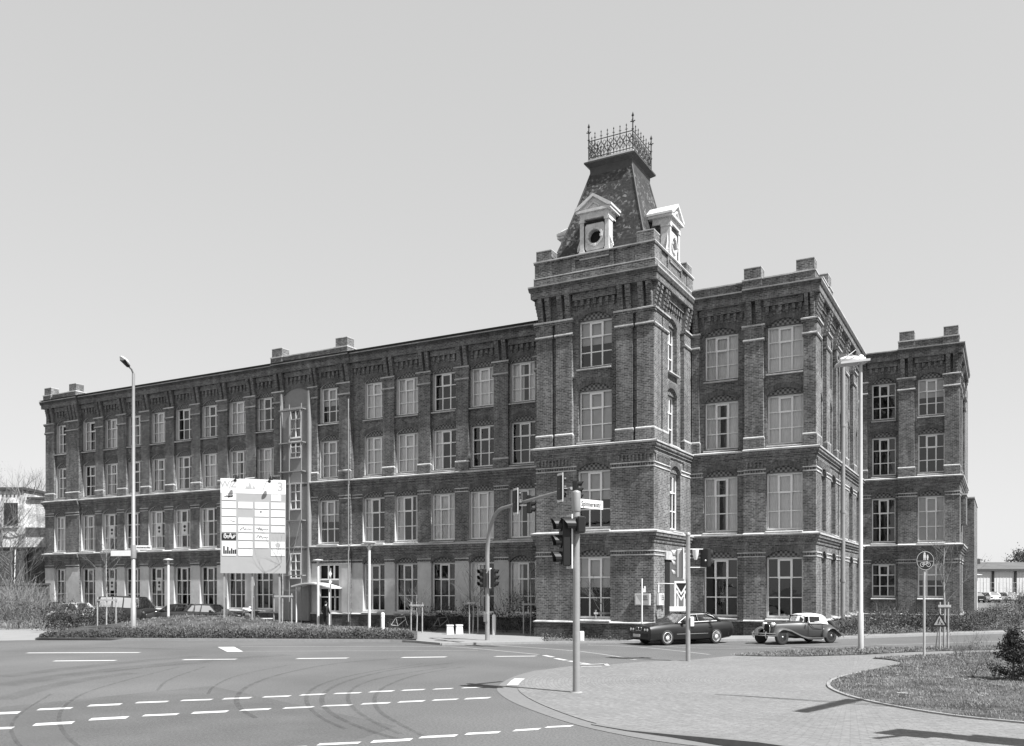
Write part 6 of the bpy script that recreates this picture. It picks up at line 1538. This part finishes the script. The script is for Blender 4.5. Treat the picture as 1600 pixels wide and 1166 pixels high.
mb = MB(); mb.box(-12.2, 38 * sx + .15, -.2, 9.2, zt1, zt1 + .25, LEADM); mb.box(38 * sx + .16, 105 * sx, .1, 9.2, zat(780, D1), zat(780, D1) + .2, LEADM); mb.build('roof', wb)
mb = MB(); mb.box(7 * sx, 28 * sx, -.06, -.01, zat(822, D1), zat(786, D1), INTER); mb.build('window', wb); mb = MB(); mb.box(6 * sx, 29 * sx, -.15, .0, zat(825, D1), zat(822, D1), LEDGE); mb.build('sill', wb)
mb = MB(); mb.box(30 * sx, 100 * sx, .20, .29, zat(836, D1), zat(824, D1), BRICK2)
for k in range(6): mb.box((-2 + k * 6) * sx, (0 + k * 6) * sx, -.05, -.0, zt1 - .6, zt1 - .35, BRICK2)
mb.build('band', wb)
D2 = 78; sx = D2 / FPX
ob = thing('brick_outbuilding', 'dark brick outbuilding below the pale building at the left', 'building', at(0, D2), YAW); mb = MB(); mb.box(-12, 71 * sx, 0, 5, 0, zat(857, D2), BRICK2); mb.box(-12, 71 * sx, -.1, 5, zat(857, D2), zat(855, D2), LEADM); mb.build('wall', ob)
mb = MB(); mb.box(42 * sx, 44 * sx, -.16, 0, 0, zat(857, D2), LEADM); mb.tube([(22 * sx, -.1, 0), (25 * sx, -.1, zat(857, D2))], .05, STEELW, 6); mb.build('downpipe', ob)
gw = thing('garden_wall', 'low brick wall running up to the end of the mill', 'wall', at(0, 70.5), YAW); mb = MB(); mb.box(-12, 74 * 70.5 / FPX, 0, .35, 0, zat(914, 70.5), BRICK2); mb.build('wall', gw); mb = MB(); mb.box(-12, 74 * 70.5 / FPX + .05, -.06, .41, zat(914, 70.5), zat(911.5, 70.5), LEADM); mb.build('coping', gw)
# far hall and its car park
flat('far_car_park', [at(1480, 92), at(1900, 92), at(1950, 150), at(1480, 150)], ASPH2, LOTZ)
rp = MB(); rp.face([at(1480, 84, 0), at(1900, 84, 0), at(1900, 92, LOTZ), at(1480, 92, LOTZ)], ASPH2); tag(rp.build('ramp'), kind='structure')
D3 = 150; sx = D3 / FPX
hl = thing('industrial_hall', 'long low hall with white ribbed cladding and dark posts beyond the car park', 'building', at(1450, D3, LOTZ), YAW)
wz = zat(892, D3) - LOTZ; rz_ = zat(880.5, D3) - LOTZ; Wd = 60
mb = MB(); mb.box(0, Wd, 0, 30, 0, wz, mat('white_cladding', .5, .6, .03, 2))
k = 0
while k * .55 < Wd: mb.box(k * .55, k * .55 + .05, -.04, 0, .9, wz - .1, STEELW); k += 1
mb.box(-.05, Wd, -.10, 0, 0, .9, CONC); mb.build('wall', hl)
mb = MB(); mb.box(-.3, Wd, -.5, -.05, wz - .05, wz + .3, LEADM); mb.mesh([(-.3, -.5, wz + .3), (Wd, -.5, wz + .3), (Wd, 14, rz_ + .6), (-.3, 14, rz_ + .6)], [(0, 1, 2, 3)], mat('sheet_roof', .10, .8, .25, .5)); 
mb.build('roof', hl)
for q in range(9): mb = MB(); x = (1551 - 1450 + q * 35 - 70) * sx; mb.box(x - .16, x + .16, -.25, -.06, 0, wz - .06, BLACKS); mb.build('post', hl)
for x, w_ in ((1565 - 1450, .5), (1575 - 1450, .6)): mb = MB(); mb.box(x * sx - w_, x * sx + w_, 10, 11, rz_ + .2, rz_ + 1.1, LEADM); mb.build('roof_vent', hl)
D4 = 138; fn = thing('mesh_fence', 'thin wire mesh fence before the white hall', 'fence', at(1500, D4, LOTZ), YAW); mb = MB()
for k in range(24): mb.tube([(k * 1.2, 0, 0), (k * 1.2, 0, 2.9)], .03, STEEL, 4)
for z in (.4, 1.2, 2.0, 2.85): mb.tube([(0, 0, z), (28, 0, z)], .02, STEEL, 4)
mb.build('fence_panel', fn)
def leafy(loc, h, w_, seed, label, n=3000, m=LEAFM, size=.5):
    r = random.Random(seed); o = thing('leafy_tree', label, 'tree', loc, 0); mb = MB(); mb.tube([(0, 0, -.3), (0, 0, h * .6)], [h * .025, h * .01], BARK, 6)
    for k in range(12): a = r.uniform(0, 6.28); twig(mb, (0, 0, h * r.uniform(.25, .6)), (math.cos(a), math.sin(a), .8), h * .3, h * .006, 2, r, BARK)
    mb.build('trunk', o); mb = MB(); clumps(mb, r, n, (0, 0, h * .62), (w_, w_, h * .36), size, m, 40); mb.build('crown', o)
leafy(at(1597, 205), 11.5, 3.4, 61, 'round tree rising behind the white hall at the right edge'); leafy(at(1630, 200), 12, 5, 62, 'spreading tree just outside the right edge behind the hall'); leafy(at(1528, 215), 9.0, 3.0, 63, 'small tree top showing over the hall roof near the mill', 1200)
# distant wooded skyline behind everything, so no bare horizon shows between buildings
r = random.Random(77); mb = MB()
for k in range(5200):
    a = r.uniform(-.75, .95); d = r.uniform(330, 380); h = 7 + 4 * math.sin(a * 23) * math.sin(a * 7 + 1) + r.uniform(-3, 1.5)
    p = C(d * math.tan(a), d, max(.5, r.random() ** .6 * h)); leaf(mb, p, r, 3.2, LEAFM)
tag(mb.build('far_wood'), 'distant line of trees on the horizon behind the buildings', 'wood', kind='stuff')

# ------------------------------------------------------------------ person at the entrance
def person(loc, rz, label):
    me = bpy.data.meshes.new('person'); V = []; E_ = []; Rd = []
    def add(p, r_, par=None):
        V.append(p); Rd.append(r_)
        if par is not None: E_.append((par, len(V) - 1))
        return len(V) - 1
    pel = add((0, 0, .88), .125); wa = add((0, .02, 1.05), .115, pel); ch = add((0, .03, 1.27), .135, wa); nk = add((0, .0, 1.44), .055, ch); hd0 = add((0, -.02, 1.54), .078, nk); hd1 = add((0, -.02, 1.63), .085, hd0); add((0, -.015, 1.70), .05, hd1)
    for s_ in (-1, 1):
        hp = add((s_ * .09, 0, .82), .10, pel); kn = add((s_ * .10, -.02 - .04 * s_, .46), .062, hp); an = add((s_ * .10, .03 + .05 * s_, .09), .042, kn); add((s_ * .11, -.12 + .05 * s_, .045), .036, an)
        sh = add((s_ * .19, .03, 1.36), .065, ch); el = add((s_ * .25, .05, 1.09), .048, sh); wr = add((s_ * .20, -.14, .95), .032, el); pm_ = add((s_ * .18, -.21, .93), .032, wr)
        for q in range(4): f0 = add((s_ * (.18 + (q - 1.5) * .018), -.27, .925 - .004 * abs(q - 1.5)), .010, pm_); add((s_ * (.18 + (q - 1.5) * .02), -.31 + .008 * abs(q - 1.5), .90), .008, f0)
        th = add((s_ * .145, -.22, .94), .011, pm_); add((s_ * .135, -.265, .93), .009, th)
    me.from_pydata(V, E_, []); o = bpy.data.objects.new('person', me); COL.objects.link(o)
    m = o.modifiers.new('s', 'SKIN'); me.skin_vertices[0].data[0].use_root = True
    for i, q in enumerate(Rd): me.skin_vertices[0].data[i].radius = (q, q)
    o.modifiers.new('u', 'SUBSURF').levels = 1
    dg = bpy.context.evaluated_depsgraph_get(); dg.update(); mesh = bpy.data.meshes.new_from_object(o.evaluated_get(dg)); bpy.data.objects.remove(o)
    skin = mat('skin', .42, .6); tr_ = mat('dark_trousers', .03, .9); jk = mat('dark_jacket', .022, .85); sh_ = mat('dark_shoes', .02, .5)
    for q in (skin, tr_, jk, sh_): mesh.materials.append(q)
    for f in mesh.polygons:
        c = f.center; f.use_smooth = True
        f.material_index = 3 if c.z < .10 else 1 if c.z < .86 and abs(c.y) < .13 and not (abs(c.x) > .16 and c.y < -.1) else 0 if (c.z > 1.45 or (c.y < -.15 and c.z > .8)) else 2
    P = bpy.data.objects.new('person', mesh); COL.objects.link(P); P.location = loc; P.rotation_euler = (0, 0, rz); tag(P, label, 'person')
    hm = MB(); sphere(hm, (0, .0, 1.645), .105, mat('dark_hair', .02, .7), 14, 10, (.86, .98, 1.02)); hm.build('hair', P)
    fm = MB(); sphere(fm, (0, -.105, 1.60), .018, skin, 8, 6, (.7, 1, 1.2)); 
    for s_ in (-1, 1): sphere(fm, (s_ * .032, -.092, 1.625), .010, BLACKS, 8, 6); sphere(fm, (s_ * .083, -.01, 1.61), .024, skin, 8, 6, (.4, .8, 1.2))
    fm.box(-.022, .022, -.098, -.09, 1.560, 1.566, mat('lips', .2, .6)); fm.build('face', P)
    jm = MB(); jm.loft([[(rx * math.cos(a), .02 + ry * math.sin(a), z) for a in [k * math.pi / 8 for k in range(16)]] for z, rx, ry in ((.82, .19, .155), (.95, .18, .15), (1.15, .175, .15), (1.32, .20, .16), (1.42, .12, .10), (1.46, .075, .07))], jk); jm.build('jacket', P); return P
person(at(509, 56.5, -.012), YAW + R(165), 'person in a dark jacket walking toward the entrance door, seen from behind')

# ------------------------------------------------------------------ things just outside the frame whose shadows fall into it
ct = 1 / math.tan(SUN_EL); hd = Vector((math.cos(SUN_HEAD), math.sin(SUN_HEAD), 0))
def over(x, y, H): return gp(x, y, .02) + hd * (H * ct) + Vector((0, 0, H))
H = 9.6
tl = thing('overhead_lamp', 'long armed street lamp outside the right edge of the view', 'street lamp', over(1840, 1132, H) * 1.0); B0 = tl.location.copy(); tl.location.z = 0; B0.z = 0
mb = MB(); A, Bq = over(1119, 1085, H), over(1840, 1129, H)
for off in (0, 1): 
    q = Vector((0, 0, .02)); e = RT * (.0 if off == 0 else .0) + FW * (-.30 if off else 0)
    mb.tube([A - B0, (A.lerp(Bq, .4) + e) - B0, Bq + e - B0], .035, STEEL, 6)
mb.build('arm', tl)
mb = MB(); mb.tube([(0, 0, 0), (0, 0, H + .1)], [.12, .08], STEEL, 10); mb.build('pole', tl)
a, b = over(1252, 1113, H - .1), over(1338, 1093, H - .1); d = (b - a); ln = d.length; d.normalize(); s_ = Vector((-d.y, d.x, 0)); mb = MB()
mb.mesh([tuple(p - B0) for p in (a - s_ * .14, b - s_ * .20, b + s_ * .20, a + s_ * .14, a - s_ * .10 + Vector((0, 0, .15)), b - s_ * .1 + Vector((0, 0, .18)), b + s_ * .1 + Vector((0, 0, .18)), a + s_ * .10 + Vector((0, 0, .15)))], [(0, 3, 2, 1), (4, 5, 6, 7), (0, 1, 5, 4), (1, 2, 6, 5), (2, 3, 7, 6), (3, 0, 4, 7)], STEELW); mb.build('lantern', tl)
H = 5.6
ts = thing('mast_arm_signal', 'mast arm traffic signal outside the right edge of the view', 'traffic light', (0, 0, 0)); T0 = over(1900, 1240, H); T0.z = 0; ts.location = T0
mb = MB(); mb.tube([(0, 0, 0), (0, 0, H)], [.12, .09], STEEL, 10); mb.tube([over(1366, 1154, H) - T0, over(1425, 1148, H) - T0, over(1600, 1165, H) - T0, Vector((0, 0, H))], .07, STEEL, 8); mb.build('mast', ts)
for (x, y, sz, rz) in ((1425, 1146, .34, .6), (1500, 1150, .42, -.5), (1570, 1158, .42, 1.0)):
    p = over(x, y, H) - T0; head(ts, p, YAW + rz, 3, sz, back=.42, vis=.25)
mb = MB(); p = over(1468, 1150, H) - T0; mb.box(p.x - .55, p.x + .55, p.y - .03, p.y + .03, p.z - .35, p.z + .35, STEELW); mb.build('sign_plate', ts)

# window posters and the pale frame of an inspection cover
for u, o_, z, lab in ((-63.40, 0, 2.85, 'white poster with dark emblem in a ground floor window left of the tall street lamp'), (-57.8, 0, 2.85, 'white poster with dark emblem in the ground floor window behind the park lamp'), (-63.4, 0, 7.15, 'white poster with dark emblem in the first floor window left of the tall street lamp'), (-57.8, 0, 7.15, 'white poster with dark emblem in the first floor window right of the tall street lamp'), (-54.95, 0, 7.15, 'white poster with dark emblem in a first floor window, nearest to the company board')):
    mb = MB(); fbox(mb, fr1, u - .29, u + .25, -.235, -.225, z - .5, z + .5, WHITE); q = tag(mb.build('window_poster'), lab, 'poster')
    mb = MB(); c = fr1.p(u - .02, -.222, z); 
    for dz, rr in ((.12, .15), (-.17, .12)): mb.face([c + Vector((rr * math.cos(k * math.pi / 6), 0, dz + rr * .8 * math.sin(k * math.pi / 6))) for k in range(12)], BLACKS)
    mb.build('emblem', q)
mb = MB()
for a, b in (((906, 1040.0), (946, 1038.6)), ((946, 1038.6), (950, 1041.5)), ((908, 1043.2), (940, 1042.6))): ribbon(mb, [gp(*a), gp(*b)], .14, LEDGE, .028)
tag(mb.build('inspection_cover_frame'), kind='structure')
